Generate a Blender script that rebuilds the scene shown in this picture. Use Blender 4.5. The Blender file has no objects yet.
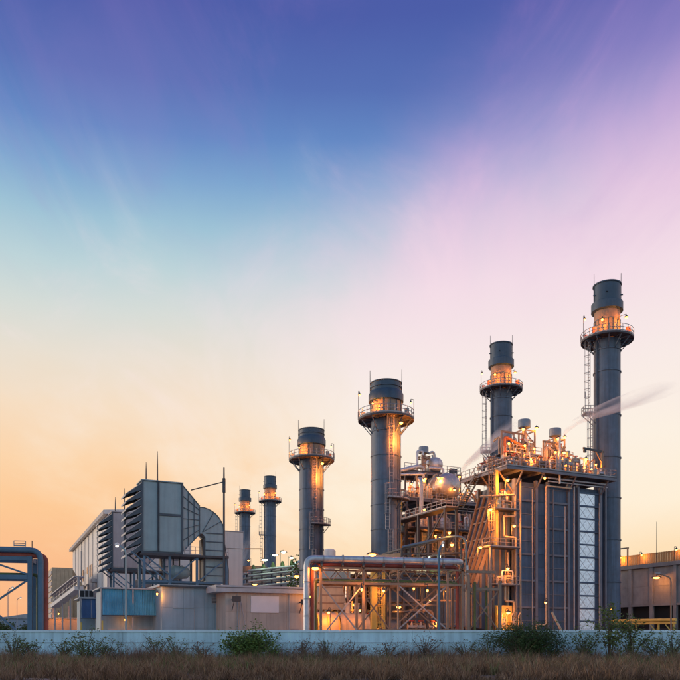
import bpy, math, random
import numpy as np
from mathutils import Vector, Matrix
R = math.radians
random.seed(11)
S = bpy.context.scene
COL = S.collection

# ------------------------------------------------------------------ camera
cam_d = bpy.data.cameras.new('camera'); cam = bpy.data.objects.new('camera', cam_d); COL.objects.link(cam)
cam_d.sensor_width = 36; cam_d.lens = 36*740/680
cam_d.shift_y = 294/680
cam.location = (0, 0, 1.7); cam.rotation_euler = (R(90), 0, 0)
cam_d.clip_start = .1; cam_d.clip_end = 9000
S.camera = cam
S.view_settings.view_transform = 'Standard'; S.view_settings.look = 'None'
S.view_settings.exposure = 0.0; S.view_settings.gamma = 1
S.cycles.use_denoising = True
S.cycles.max_bounces = 5; S.cycles.diffuse_bounces = 3; S.cycles.glossy_bounces = 3; S.cycles.transparent_max_bounces = 12
S.cycles.volume_bounces = 4; S.cycles.sample_clamp_indirect = 4
S.cycles.caustics_reflective = False; S.cycles.caustics_refractive = False

# ------------------------------------------------------------------ world: dusk sky
SUN_AZ, SUN_EL = -72.0, 5.0          # degrees, azimuth from +Y (view direction), negative = towards the left
W = bpy.data.worlds.new('World'); S.world = W; W.use_nodes = True
nt = W.node_tree; nt.nodes.clear()
def N(t, **kw):
    n = nt.nodes.new(t)
    for k, v in kw.items(): setattr(n, k, v)
    return n
def lin(c):
    return tuple(((x/255)/12.92 if x/255 <= .04045 else ((x/255+.055)/1.055)**2.4) for x in c)
def math_n(op, a, b=None, c=None, clamp=False):
    n = N('ShaderNodeMath', operation=op, use_clamp=clamp)
    for i, q in enumerate((a, b, c)):
        if q is None: continue
        if isinstance(q, (int, float)): n.inputs[i].default_value = q
        else: nt.links.new(q, n.inputs[i])
    return n.outputs[0]
def ramp(fac, stops):
    n = N('ShaderNodeValToRGB'); cr = n.color_ramp; cr.interpolation = 'EASE'
    cr.interpolation = 'LINEAR'
    while len(cr.elements) < len(stops): cr.elements.new(.5)
    for e, (p, c) in zip(cr.elements, stops):
        e.position = p
    for e, (p, c) in zip(cr.elements, stops):
        e.color = (*lin(c), 1)
    nt.links.new(fac, n.inputs[0]); return n.outputs[0]
def mixc(fac, a, b, bt='MIX'):
    n = N('ShaderNodeMix', data_type='RGBA', blend_type=bt)
    for sock, q in ((n.inputs[0], fac), (n.inputs[6], a), (n.inputs[7], b)):
        if isinstance(q, (int, float)): sock.default_value = q
        elif isinstance(q, tuple): sock.default_value = q
        else: nt.links.new(q, sock)
    return n.outputs[2]
def smooth(v, lo, hi):
    n = N('ShaderNodeMapRange', interpolation_type='SMOOTHSTEP'); n.clamp = True
    nt.links.new(v, n.inputs[0]); n.inputs[1].default_value = lo; n.inputs[2].default_value = hi
    n.inputs[3].default_value = 0; n.inputs[4].default_value = 1
    return n.outputs[0]
tc = N('ShaderNodeTexCoord'); sep = N('ShaderNodeSeparateXYZ'); nt.links.new(tc.outputs['Generated'], sep.inputs[0])
dx, dy, dz = sep.outputs
def sky_noise(scale, rot, sc, detail, rough=.55, dist=0.0):
    mp = N('ShaderNodeMapping'); mp.inputs['Rotation'].default_value = rot; mp.inputs['Scale'].default_value = sc
    nt.links.new(tc.outputs['Generated'], mp.inputs[0])
    no = N('ShaderNodeTexNoise'); no.inputs['Scale'].default_value = scale; no.inputs['Detail'].default_value = detail
    no.inputs['Roughness'].default_value = rough; no.inputs['Distortion'].default_value = dist
    nt.links.new(mp.outputs[0], no.inputs['Vector']); return no.outputs[0]
# cirrus lies on a high flat layer, so it fans out from the horizon
den = math_n('ADD', math_n('MAXIMUM', dz, 0.0), .16)
cmb = N('ShaderNodeCombineXYZ'); nt.links.new(math_n('DIVIDE', dx, den), cmb.inputs[0]); nt.links.new(math_n('DIVIDE', dy, den), cmb.inputs[1])
def layer_noise(rotz, sc, scale, detail, rough, dist, off=(0, 0, 0)):
    mp = N('ShaderNodeMapping'); mp.inputs['Rotation'].default_value = (0, 0, R(rotz)); mp.inputs['Scale'].default_value = sc; mp.inputs['Location'].default_value = off
    nt.links.new(cmb.outputs[0], mp.inputs[0])
    no = N('ShaderNodeTexNoise'); no.inputs['Scale'].default_value = scale; no.inputs['Detail'].default_value = detail; no.inputs['Roughness'].default_value = rough; no.inputs['Distortion'].default_value = dist
    nt.links.new(mp.outputs[0], no.inputs['Vector']); return no.outputs[0]
n_big = layer_noise(14, (1.5, .7, 1), 1.3, 5, .55, .4)                     # broad sheets
n_str = layer_noise(58, (1.9, .8, 1), 1.6, 9, .60, 1.2, (3.1, 1.7, 0))      # long fibres
n_st2 = layer_noise(-62, (2.2, .8, 1), 1.5, 8, .62, 1.0, (7.3, 2.2, 0))      # fibres the other way
zb = math_n('ADD', dz, math_n('MULTIPLY', math_n('SUBTRACT', n_big, .5), .05))
clear = ramp(zb, [(0.0, (249,176,126)), (.08, (249,186,138)), (.16, (252,200,148)), (.22, (251,211,168)), (.28, (245,220,192)), (.335, (232,222,207)),
                  (.385, (212,219,214)), (.43, (188,211,216)), (.475, (158,194,213)), (.515, (126,166,207)), (.55, (100,137,196)), (.59, (86,112,180)), (.64, (76,93,168)), (.72, (72,84,160)), (1.0, (56,74,146))])
cloud = ramp(zb, [(0.0, (252,200,142)), (.09, (253,222,180)), (.17, (254,238,214)), (.25, (252,240,225)), (.33, (248,234,230)), (.42, (243,220,230)),
                  (.49, (230,200,225)), (.545, (206,174,217)), (.60, (166,140,204)), (.67, (122,106,184)), (1.0, (66,76,150))])
back = ramp(zb, [(0.0, (190,204,216)), (.08, (206,218,228)), (.2, (216,228,238)), (.35, (204,224,240)), (.5, (164,200,228)), (.65, (104,142,200)), (1.0, (52,70,146))])  # sky behind the camera, brightened beyond dusk to light the facing walls
m0 = math_n('SUBTRACT', math_n('ADD', dx, .10), math_n('MULTIPLY', math_n('MAXIMUM', math_n('SUBTRACT', dz, .37), 0.0), 1.85))
m1 = math_n('ADD', m0, math_n('MULTIPLY', math_n('SUBTRACT', n_big, .5), .55))
m2 = math_n('ADD', m1, math_n('MULTIPLY', math_n('SUBTRACT', n_str, .5), .34))
mask = smooth(m2, -.30, .22)
col = mixc(mask, clear, cloud)
# thin lilac and rose fibres across the blue
stf = math_n('MULTIPLY', smooth(n_st2, .50, .74), math_n('MULTIPLY', smooth(dz, .34, .54), .17))
col = mixc(stf, col, (*lin((166, 128, 200)), 1))
stf2 = math_n('MULTIPLY', smooth(n_str, .50, .72), math_n('MULTIPLY', smooth(dx, .08, .42), math_n('MULTIPLY', smooth(dz, .36, .52), .5)))
col = mixc(stf2, col, (*lin((240, 170, 220)), 1))
stf3 = math_n('MULTIPLY', smooth(n_str, .52, .80), math_n('MULTIPLY', math_n('MULTIPLY', smooth(dz, .16, .36), smooth(dz, .62, .42)), .30))
col = mixc(stf3, col, (*lin((250, 228, 232)), 1))
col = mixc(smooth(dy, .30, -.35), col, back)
SKY_STRENGTH = 1.0
bg = N('ShaderNodeBackground'); bg.inputs[1].default_value = SKY_STRENGTH
nt.links.new(col, bg.inputs[0])
# physical twilight air under the cloud colours
sk = N('ShaderNodeTexSky', sky_type='NISHITA'); sk.sun_disc = False
sk.sun_elevation = R(SUN_EL); sk.sun_rotation = R(SUN_AZ); sk.air_density = 1.0; sk.dust_density = .6
bg2 = N('ShaderNodeBackground'); bg2.inputs[1].default_value = .004
nt.links.new(sk.outputs[0], bg2.inputs[0])
ad = N('ShaderNodeAddShader'); nt.links.new(bg.outputs[0], ad.inputs[0]); nt.links.new(bg2.outputs[0], ad.inputs[1])
wo = N('ShaderNodeOutputWorld'); nt.links.new(ad.outputs[0], wo.inputs[0])

# ------------------------------------------------------------------ sun: last warm light from the left
sd = bpy.data.lights.new('sun', 'SUN'); sd.energy = 1.5; sd.angle = R(12); sd.color = (1.0, .80, .62)
sun = bpy.data.objects.new('sun', sd); COL.objects.link(sun)
to_sun = Vector((math.sin(R(SUN_AZ))*math.cos(R(SUN_EL)), math.cos(R(SUN_AZ))*math.cos(R(SUN_EL)), math.sin(R(SUN_EL))))
sun.rotation_euler = to_sun.to_track_quat('Z', 'Y').to_euler()

# ------------------------------------------------------------------ materials (world-space grain and grime)
MATS = {}
def mat(name, col, rough=.6, metal=0.0, var=.18, scale=.8, streak=.0, bump=0.0, bscale=20, rust=0.0, tint=.06):
    m = bpy.data.materials.new(name); m.use_nodes = True; t = m.node_tree; b = t.nodes['Principled BSDF']
    def L(a, c): t.links.new(a, c)
    geo = t.nodes.new('ShaderNodeNewGeometry')
    no = t.nodes.new('ShaderNodeTexNoise'); no.inputs['Scale'].default_value = scale; no.inputs['Detail'].default_value = 6; no.inputs['Roughness'].default_value = .6
    L(geo.outputs['Position'], no.inputs['Vector'])
    mr = t.nodes.new('ShaderNodeMapRange'); mr.inputs[1].default_value = .3; mr.inputs[2].default_value = .72
    mr.inputs[3].default_value = 1-var; mr.inputs[4].default_value = 1+var; L(no.outputs[0], mr.inputs[0])
    oi = t.nodes.new('ShaderNodeObjectInfo')
    mr2 = t.nodes.new('ShaderNodeMapRange'); mr2.inputs[3].default_value = 1-tint; mr2.inputs[4].default_value = 1+tint; L(oi.outputs['Random'], mr2.inputs[0])
    mu = t.nodes.new('ShaderNodeMath'); mu.operation = 'MULTIPLY'; L(mr.outputs[0], mu.inputs[0]); L(mr2.outputs[0], mu.inputs[1])
    val = mu.outputs[0]
    if streak:
        mp = t.nodes.new('ShaderNodeMapping'); mp.inputs['Scale'].default_value = (2.2, 2.2, .10); L(geo.outputs['Position'], mp.inputs[0])
        n2 = t.nodes.new('ShaderNodeTexNoise'); n2.inputs['Scale'].default_value = 1.2; n2.inputs['Detail'].default_value = 5; L(mp.outputs[0], n2.inputs['Vector'])
        m3 = t.nodes.new('ShaderNodeMapRange'); m3.inputs[1].default_value = .42; m3.inputs[2].default_value = .75; m3.inputs[3].default_value = 1; m3.inputs[4].default_value = 1-streak; L(n2.outputs[0], m3.inputs[0])
        m4 = t.nodes.new('ShaderNodeMath'); m4.operation = 'MULTIPLY'; L(val, m4.inputs[0]); L(m3.outputs[0], m4.inputs[1]); val = m4.outputs[0]
    vm = t.nodes.new('ShaderNodeVectorMath'); vm.operation = 'SCALE'; vm.inputs[0].default_value = col; L(val, vm.inputs['Scale'])
    outc = vm.outputs[0]
    if rust:
        n3 = t.nodes.new('ShaderNodeTexNoise'); n3.inputs['Scale'].default_value = 1.7; n3.inputs['Detail'].default_value = 8; n3.inputs['Roughness'].default_value = .7; L(geo.outputs['Position'], n3.inputs['Vector'])
        m5 = t.nodes.new('ShaderNodeMapRange'); m5.inputs[1].default_value = .55; m5.inputs[2].default_value = .7; m5.inputs[3].default_value = 0; m5.inputs[4].default_value = rust; L(n3.outputs[0], m5.inputs[0])
        mx = t.nodes.new('ShaderNodeMix'); mx.data_type = 'RGBA'; L(m5.outputs[0], mx.inputs[0]); L(outc, mx.inputs[6]); mx.inputs[7].default_value = (.13, .06, .03, 1); outc = mx.outputs[2]
    L(outc, b.inputs['Base Color'])
    rr = t.nodes.new('ShaderNodeMapRange'); rr.inputs[3].default_value = max(.05, rough-.12); rr.inputs[4].default_value = min(1, rough+.12); L(no.outputs[0], rr.inputs[0]); L(rr.outputs[0], b.inputs['Roughness'])
    b.inputs['Metallic'].default_value = metal
    if bump:
        nb = t.nodes.new('ShaderNodeTexNoise'); nb.inputs['Scale'].default_value = bscale; nb.inputs['Detail'].default_value = 4; L(geo.outputs['Position'], nb.inputs['Vector'])
        bp = t.nodes.new('ShaderNodeBump'); bp.inputs['Strength'].default_value = bump; bp.inputs['Distance'].default_value = .05; L(nb.outputs[0], bp.inputs['Height']); L(bp.outputs[0], b.inputs['Normal'])
    MATS[name] = m; return m
mat('stack_paint', (.10, .14, .20), .55, .1, .24, .5, .42, rust=.3)
mat('stack_cap', (.05, .085, .13), .5, .1, .2, .6, .2)
mat('casing', (.06, .10, .17), .55, .1, .25, .5, .35, rust=.2, tint=.14)
mat('casing_steel', (.15, .155, .19), .55, .1, .18, .8, .15, rust=.25)
mat('deck_steel', (.065, .065, .075), .6, .3, .25, 1.2, rust=.3)
mat('grey_steel', (.33, .32, .33), .5, .2, .2, 1.0, rust=.25)
mat('rack_steel', (.27, .185, .13), .6, .0, .2, 1.0, rust=.3)
mat('dark_steel', (.07, .075, .085), .6, .3, .25, 1.0)
mat('blue_steel', (.09, .17, .25), .65, .1, .2, .8, rust=.15)
mat('filter_paint', (.27, .37, .40), .5, .05, .12, .5, .16)
mat('filter_warm_glow', (.42, .37, .38), .5, .05, .12, .5, .16)  # warm glow on the farther filter house, put into its colour
mat('filter_rib', (.06, .085, .11), .55, .1, .2, .8)
mat('hood_paint', (.46, .46, .46), .6, .0, .15, .6)
mat('duct_paint', (.28, .37, .40), .5, .05, .15, .5, .15)
mat('hall_white', (.82, .75, .69), .7, .0, .08, .3, .14)
mat('hall_trim', (.40, .38, .39), .6, .0, .15)
mat('silver', (.60, .56, .53), .5, .7, .1, 2.0, bump=.05, bscale=4)
mat('silver_pipe', (.58, .60, .63), .45, .4, .2, 1.5, .15)
mat('quilted_foil', (.72, .78, .86), .3, .75, .2, 2.5, bump=.5, bscale=3)
mat('red_pipe', (.30, .06, .04), .7, .0, .3, 1.0, .2)
mat('green_pipe', (.11, .15, .05), .7, .0, .3, 1.0, .2)
mat('yellow_paint', (.62, .44, .10), .55, .0, .15, 1.0)
mat('orange_paint', (.55, .16, .05), .55, .0, .2, 1.0)
mat('vent_grey', (.20, .26, .32), .5, .2)
mat('cream_paint', (.52, .40, .27), .6, .0, .15, .8, .15)
mat('beige_wall', (.47, .42, .37), .7, .0, .12, .4, .22, bump=.1, bscale=8)
mat('grey_wall', (.31, .41, .47), .65, .0, .12, .4, .2)
mat('roof_edge', (.37, .40, .43), .6, .0, .15, .8, .1)
mat('board_white', (.72, .70, .72), .6, .0, .05, .8)
mat('shed_blue', (.08, .33, .50), .5, .0, .25, .7, .2)
mat('shed_blue_pale', (.11, .20, .38), .45, .0, .2, .7, .2)
mat('concrete', (.31, .305, .30),   .85, .0, .2, .5, .1, bump=.25, bscale=10)
mat('wood_slat', (.42, .27, .12), .7, .0, .2, 1.0, .1)
mat('wall_blue', (.62, .88, .97), .6, .0, .2, .45, .34, bump=.1, bscale=9, tint=.08)
mat('coping_blue', (.72, .88, .94), .55, .0, .1, .5, .1)
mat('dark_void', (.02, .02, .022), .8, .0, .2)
mat('black_rubber', (.03, .03, .03), .7)
mat('glass', (.04, .06, .08), .1, .0, .1)
mat('far_blue', (.30, .36, .46), .7, .0, .1, .1)
mat('bark', (.10, .075, .055), .9, .0, .3, 6)
mat('twig', (.11, .085, .055), .9, .0, .3, 6)
mat('dirt', (.115, .085, .065), .95, .0, .35, .35, bump=.6, bscale=6)
mat('bare_soil', (.30, .21, .15), .95, .0, .3, .8, bump=.4)
mat('yard', (.30, .28, .26), .9, .0, .2, .2, bump=.2)
mat('red_valve', (.45, .05, .03), .5)
mat('steam_pipe', (.46, .37, .31), .5, .0, .2, 1.5)
def emit(name, col, s):
    m = bpy.data.materials.new(name); m.use_nodes = True; t = m.node_tree; t.nodes.clear()
    e = t.nodes.new('ShaderNodeEmission'); e.inputs[0].default_value = (*col, 1); e.inputs[1].default_value = s
    o = t.nodes.new('ShaderNodeOutputMaterial'); t.links.new(e.outputs[0], o.inputs[0]); MATS[name] = m
emit('sodium_bulb', (1.0, .42, .07), 9.0)
emit('green_bulb', (.75, 1.0, .72), 12.0)
emit('white_bulb', (1.0, .93, .85), 5.0)
def leafmat(name, c1, c2, rough=.6, trans=.25):
    m = bpy.data.materials.new(name); m.use_nodes = True; t = m.node_tree; b = t.nodes['Principled BSDF']
    g = t.nodes.new('ShaderNodeNewGeometry'); no = t.nodes.new('ShaderNodeTexNoise'); no.inputs['Scale'].default_value = 1.6; no.inputs['Detail'].default_value = 4
    t.links.new(g.outputs['Position'], no.inputs['Vector'])
    ad = t.nodes.new('ShaderNodeMath'); ad.operation = 'ADD'
    ml = t.nodes.new('ShaderNodeMath'); ml.operation = 'MULTIPLY'; ml.inputs[1].default_value = .5; t.links.new(g.outputs['Random Per Island'], ml.inputs[0])
    t.links.new(no.outputs[0], ad.inputs[0]); t.links.new(ml.outputs[0], ad.inputs[1])
    mr = t.nodes.new('ShaderNodeMapRange'); mr.inputs[1].default_value = .38; mr.inputs[2].default_value = 1.12; t.links.new(ad.outputs[0], mr.inputs[0])
    mx = t.nodes.new('ShaderNodeMix'); mx.data_type = 'RGBA'; t.links.new(mr.outputs[0], mx.inputs[0])
    mx.inputs[6].default_value = (*c1, 1); mx.inputs[7].default_value = (*c2, 1)
    t.links.new(mx.outputs[2], b.inputs['Base Color']); b.inputs['Roughness'].default_value = rough
    b.inputs['Specular IOR Level'].default_value = .25
    MATS[name] = m
leafmat('leaf_bright', (.05, .11, .025), (.20, .28, .07))
leafmat('leaf_dark', (.025, .06, .02), (.10, .15, .045))
leafmat('leaf_olive', (.07, .11, .03), (.20, .24, .08))
leafmat('dry_grass', (.05, .026, .017), (.44, .265, .155), .9)
leafmat('straw', (.22, .145, .085), (.50, .36, .22), .9)
leafmat('dry_weed', (.12, .07, .055), (.32, .20, .14), .9)

# ------------------------------------------------------------------ mesh helpers
class MB:
    def __init__(s): s.v = []; s.f = []
    def box(s, x0, x1, y0, y1, z0, z1):
        b = len(s.v)
        s.v += [(x0,y0,z0),(x1,y0,z0),(x1,y1,z0),(x0,y1,z0),(x0,y0,z1),(x1,y0,z1),(x1,y1,z1),(x0,y1,z1)]
        s.f += [tuple(b+i for i in q) for q in ((3,2,1,0),(4,5,6,7),(0,1,5,4),(1,2,6,5),(2,3,7,6),(3,0,4,7))]
        return s
    def hexa(s, p):           # 8 corners: bottom ring then top ring (counter-clockwise from above)
        b = len(s.v); s.v += [tuple(q) for q in p]
        s.f += [tuple(b+i for i in q) for q in ((3,2,1,0),(4,5,6,7),(0,1,5,4),(1,2,6,5),(2,3,7,6),(3,0,4,7))]
        return s
    def bar(s, p0, p1, w, h=None):
        h = h or w; p0, p1 = Vector(p0), Vector(p1); d = (p1-p0).normalized()
        up = Vector((0,0,1)) if abs(d.z) < .95 else Vector((0,1,0))
        a = d.cross(up).normalized()*(w/2); c = a.cross(d).normalized()*(h/2)
        return s.hexa([p0-a-c, p0+a-c, p1+a-c, p1-a-c, p0-a+c, p0+a+c, p1+a+c, p1-a+c])
    def tube(s, pts, r, n=8, cap=True, closed=False):
        pts = [Vector(p) for p in pts]; m = len(pts); rs = r if isinstance(r, (list, tuple)) else [r]*m
        b = len(s.v); nrm = None
        for i, p in enumerate(pts):
            if closed: d = pts[(i+1) % m]-pts[i-1]
            else: d = pts[min(i+1, m-1)]-pts[max(i-1, 0)]
            if d.length < 1e-9: d = Vector((0,0,1))
            d.normalize()
            if nrm is None:
                nrm = d.orthogonal().normalized()
            else:
                nrm = nrm-d*nrm.dot(d)
                nrm = nrm.normalized() if nrm.length > 1e-6 else d.orthogonal().normalized()
            bi = d.cross(nrm)
            for k in range(n):
                a = 2*math.pi*k/n
                s.v.append(tuple(p+(nrm*math.cos(a)+bi*math.sin(a))*rs[i]))
        for i in range(m if closed else m-1):
            j = (i+1) % m
            for k in range(n):
                k2 = (k+1) % n
                s.f.append((b+i*n+k, b+i*n+k2, b+j*n+k2, b+j*n+k))
        if cap and not closed:
            s.f.append(tuple(b+k for k in reversed(range(n)))); s.f.append(tuple(b+(m-1)*n+k for k in range(n)))
        return s
    def lathe(s, prof, n=32, c=(0,0), close=False):
        b = len(s.v); m = len(prof)
        for r, z in prof:
            for k in range(n):
                a = 2*math.pi*k/n; s.v.append((c[0]+r*math.cos(a), c[1]+r*math.sin(a), z))
        for i in range(m if close else m-1):
            j = (i+1) % m
            for k in range(n):
                k2 = (k+1) % n; s.f.append((b+i*n+k, b+i*n+k2, b+j*n+k2, b+j*n+k))
        return s
    def poly(s, pts):
        b = len(s.v); s.v += [tuple(p) for p in pts]; s.f.append(tuple(range(b, b+len(pts)))); return s
    def prism(s, prof, y0, y1):        # prof in (x, z), extruded along y
        b = len(s.v); n = len(prof)
        s.v += [(x, y0, z) for x, z in prof]+[(x, y1, z) for x, z in prof]
        s.f.append(tuple(b+i for i in range(n))); s.f.append(tuple(b+n+i for i in reversed(range(n))))
        for i in range(n):
            j = (i+1) % n; s.f.append((b+j, b+i, b+n+i, b+n+j))
        return s
    def build(s, name, m, parent=None, smooth=True, loc=None):
        me = bpy.data.meshes.new(name); me.from_pydata(s.v, [], s.f); me.materials.append(MATS[m])
        if smooth:
            me.shade_smooth(); me.set_sharp_from_angle(angle=R(38))
        return link(name, me, parent, loc)
def link(name, data, parent=None, loc=None):
    o = bpy.data.objects.new(name, data); COL.objects.link(o); o.parent = parent
    if loc is not None: o.location = loc
    return o
def tag(o, label=None, cat=None, group=None, kind=None):
    for k, v in (('label', label), ('category', cat), ('group', group), ('kind', kind)):
        if v: o[k] = v
    return o
def thing(name, label, cat, loc=(0,0,0), rz=0.0, group=None):
    o = link(name, None, None, loc); o.rotation_euler = (0, 0, R(rz)); o.empty_display_size = .2
    return tag(o, label, cat, group)
def copy_tree(o, parent=None):
    c = o.copy(); COL.objects.link(c); c.parent = parent
    for ch in list(o.children): copy_tree(ch, c)
    return c
_unit = {}
def unit_mesh(m):
    if m not in _unit:
        b = MB().box(-.5,.5,-.5,.5,-.5,.5); me = bpy.data.meshes.new('unit_piece'); me.from_pydata(b.v, [], b.f); me.materials.append(MATS[m]); _unit[m] = me
    return _unit[m]
def pbox(name, x0, x1, y0, y1, z0, z1, m, parent=None):
    o = link(name, unit_mesh(m), parent, ((x0+x1)/2, (y0+y1)/2, (z0+z1)/2)); o.scale = (x1-x0, y1-y0, z1-z0); return o
def pbar(name, p0, p1, w, h, m, parent=None):
    p0, p1 = Vector(p0), Vector(p1); d = p1-p0; L = d.length; d.normalize()
    up = Vector((0,0,1)) if abs(d.z) < .95 else Vector((0,1,0))
    a = d.cross(up).normalized(); c = a.cross(d).normalized()
    o = link(name, unit_mesh(m), parent, (p0+p1)/2)
    o.rotation_euler = Matrix((a, d, c)).transposed().to_euler(); o.scale = (w, L, h or w); return o
def bend(pts, rad, n=4):
    pts = [Vector(p) for p in pts]; out = [pts[0]]
    for i in range(1, len(pts)-1):
        a, b, c = pts[i-1], pts[i], pts[i+1]
        d0 = (a-b); d1 = (c-b); r = min(rad, d0.length*.49, d1.length*.49)
        q0 = b+d0.normalized()*r; q1 = b+d1.normalized()*r
        for k in range(n+1):
            t = k/n; out.append(q0*(1-t)**2+b*2*t*(1-t)+q1*t*t)
    out.append(pts[-1]); return out
def ptube(name, pts, r, m, parent=None, rad=None, n=10):
    pts = bend(pts, rad or r*2.2, 4) if len(pts) > 2 else pts
    return MB().tube(pts, r, n).build(name, m, parent)
def sight(px, py, Y):         # where a point seen at (px, py) stands if it is Y metres away
    return Vector(((px-340)/740*Y, Y, 1.7+(634-py)/740*Y))
RZ = 25.0
U = Vector((math.cos(R(RZ)), math.sin(R(RZ)), 0)); V = Vector((-math.sin(R(RZ)), math.cos(R(RZ)), 0))
ROW = 26.25                   # metres between the generating units
def railing(parent, pts, h=1.1, m='grey_steel', closed=False, step=1.3, r=.035, name='railing'):
    b = MB(); pts = [Vector(p) for p in pts]; q = pts+([pts[0]] if closed else [])
    for hh in (h, h*.55):
        b.tube([p+Vector((0,0,hh)) for p in pts], r, 5, closed=closed) if closed else [b.tube([a+Vector((0,0,hh)), c+Vector((0,0,hh))], r, 5) for a, c in zip(q, q[1:])]
    for a, c in zip(q, q[1:]):
        L = (c-a).length; k = max(1, round(L/step))
        for i in range(k+1):
            p = a.lerp(c, i/k); b.tube([p, p+Vector((0,0,h))], r*1.15, 5)
        b.bar(a+Vector((0,0,.08)), c+Vector((0,0,.08)), .02, .14)
    return b.build(name, m, parent)
LR = random.Random(77)
def lamp(parent, p, power=250, col=(1.0, .29, .035), bulb='sodium_bulb', r=.16, name='work_lamp', post=None, spread=.25, off=(0,0,-.35), pm='dark_steel'):
    p = Vector(p); r *= LR.uniform(.75, 1.3); power *= LR.uniform(.75, 1.25)
    l = MB().lathe([(.03, .42), (.06, .3), (r*1.1, .2), (r*1.7, .02), (r*1.6, 0)], 12).build(name, pm, parent, loc=p)
    MB().lathe([(.01, .1), (r*.8, .06), (r, -.05), (r*.8, -.16), (r*.4, -.22), (.01, -.24)], 12).build('bulb', bulb, l)
    if post:
        MB().tube(bend([Vector(post)-p, Vector((post[0]-p.x, post[1]-p.y, .5)), (0, 0, .5), (0,0,.38)], .15, 3), .04, 6).build('lamp_arm', pm, l)
    if power:
        d = bpy.data.lights.new('lamp_light', 'POINT'); d.energy = power; d.color = col; d.shadow_soft_size = spread
        link('lamp_light', d, l, off)
    return l
def ladder(parent, p0, p1, out, w=.5, cage=True, m='grey_steel', r=.035, name='ladder'):
    p0, p1, out = Vector(p0), Vector(p1), Vector(out).normalized(); side = out.cross(Vector((0,0,1))).normalized()*(w/2)
    b = MB()
    for s in (-1, 1): b.tube([p0+side*s, p1+side*s], r*1.2, 5)
    L = (p1-p0).length; k = int(L/.45)
    for i in range(k+1):
        p = p0.lerp(p1, i/max(1, k)); b.tube([p-side, p+side], r*.8, 4)
    l = b.build(name, m, parent)
    if cage:
        c = MB(); kk = max(2, int((L-2.2)/1.25)+1); arc = [(-90+180*j/6) for j in range(7)]
        pr = []
        for i in range(kk):
            p = p0.lerp(p1, (2.2+(L-2.2)*i/(kk-1))/L)
            ring = [p+side.normalized()*(math.sin(R(a))*.42)+out*(math.cos(R(a))*.75) for a in arc]
            c.tube([p+side]+ring[::-1]+[p-side], r*.8, 4); pr.append(ring)
        for j in range(0, 7, 2): c.tube([q[j] for q in pr], r*.7, 4)
        c.build('ladder_cage', m, l)
    return l

# ================================================================== SETTING
g = MB(); n = 60
for j in range(n+1):
    for i in range(n+1):
        x = (i/n-.5); y = j/n
        X = math.copysign(abs(x*2)**2.2, x)*4500; Y = -60+(y**2.6)*7000
        g.v.append((X, Y, 0))
for j in range(n):
    for i in range(n):
        a = j*(n+1)+i; g.f.append((a, a+1, a+n+2, a+n+1))
tag(g.build('ground', 'dirt'), kind='structure')
tag(MB().box(-70, 90, 49.5, 420, -.3, .02).build('yard_paving', 'yard', smooth=False), kind='structure')
tag(MB().box(-22, -6.2, 26.6, 28.35, -.2, .015).build('path', 'bare_soil', smooth=False), kind='structure')

# ---- boundary wall: coping, upper and lower precast panels between posts
wall = thing('boundary_wall', 'long low pale blue concrete wall running across behind the dry grass', 'wall', (0, 47, 0))
pw = 4.6
for k in range(-11, 12):
    x0 = k*pw
    pbox('upper_panel', x0+.006, x0+pw-.006, -.05, .10, 1.15, 1.835, 'wall_blue', wall)
    pbox('lower_panel', x0+.006, x0+pw-.006, .0, .12, .02, 1.115, 'wall_blue', wall)
    pbox('coping', x0+.006, x0+pw-.006, -.12, .2, 1.839, 1.95, 'coping_blue', wall)
    pbox('rail', x0, x0+pw, -.02, .06, 1.117, 1.148, 'dark_steel', wall)
    pbox('post', x0-.12, x0+.12, .125, .3, .0, 1.83, 'wall_blue', wall)

# ================================================================== EXHAUST STACKS
def ring(parent, r, z, m='stack_paint', w=.11, h=.16, name='flange_ring'):
    return MB().lathe([(r-.02, z-h/2), (r+w, z-h/2), (r+w, z+h/2), (r-.02, z+h/2)], 48).build(name, m, parent)
def platform(t, r, z, rp, nb=12, drop=1.9):
    p = MB().lathe([(r, z-.05), (rp, z-.05), (rp, z-.32), (rp-.14, z-.32), (rp-.14, z-.2), (r, z-.2)], 48).build('platform', 'deck_steel', t)
    c = [(rp*math.cos(2*math.pi*k/24)-.0, rp*math.sin(2*math.pi*k/24), z-.05) for k in range(24)]
    b = MB(); q = [Vector(x)*1.0 for x in c]
    for hh in (1.12, .6): b.tube([x+Vector((0,0,hh)) for x in q], .045, 5, closed=True)
    for x in q: b.tube([x, x+Vector((0,0,1.12))], .05, 5)
    b.lathe([(rp+.01, z-.04), (rp+.01, z+.12)], 48)
    b.build('railing', 'grey_steel', p)
    for k in range(nb):
        a = 2*math.pi*(k+.5)/nb; d = Vector((math.cos(a), math.sin(a), 0))
        pbar('bracket', d*(rp-.25)+Vector((0,0,z-.25)), d*(r+.02)+Vector((0,0,z-drop)), .12, .12, 'stack_paint', p)
        pbar('radial_beam', d*(r+.02)+Vector((0,0,z-.29)), d*(rp-.16)+Vector((0,0,z-.29)), .1, .16, 'stack_paint', p)
    return p
def polar(r, a, z): return Vector((r*math.cos(R(a)), r*math.sin(R(a)), z))
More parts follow.
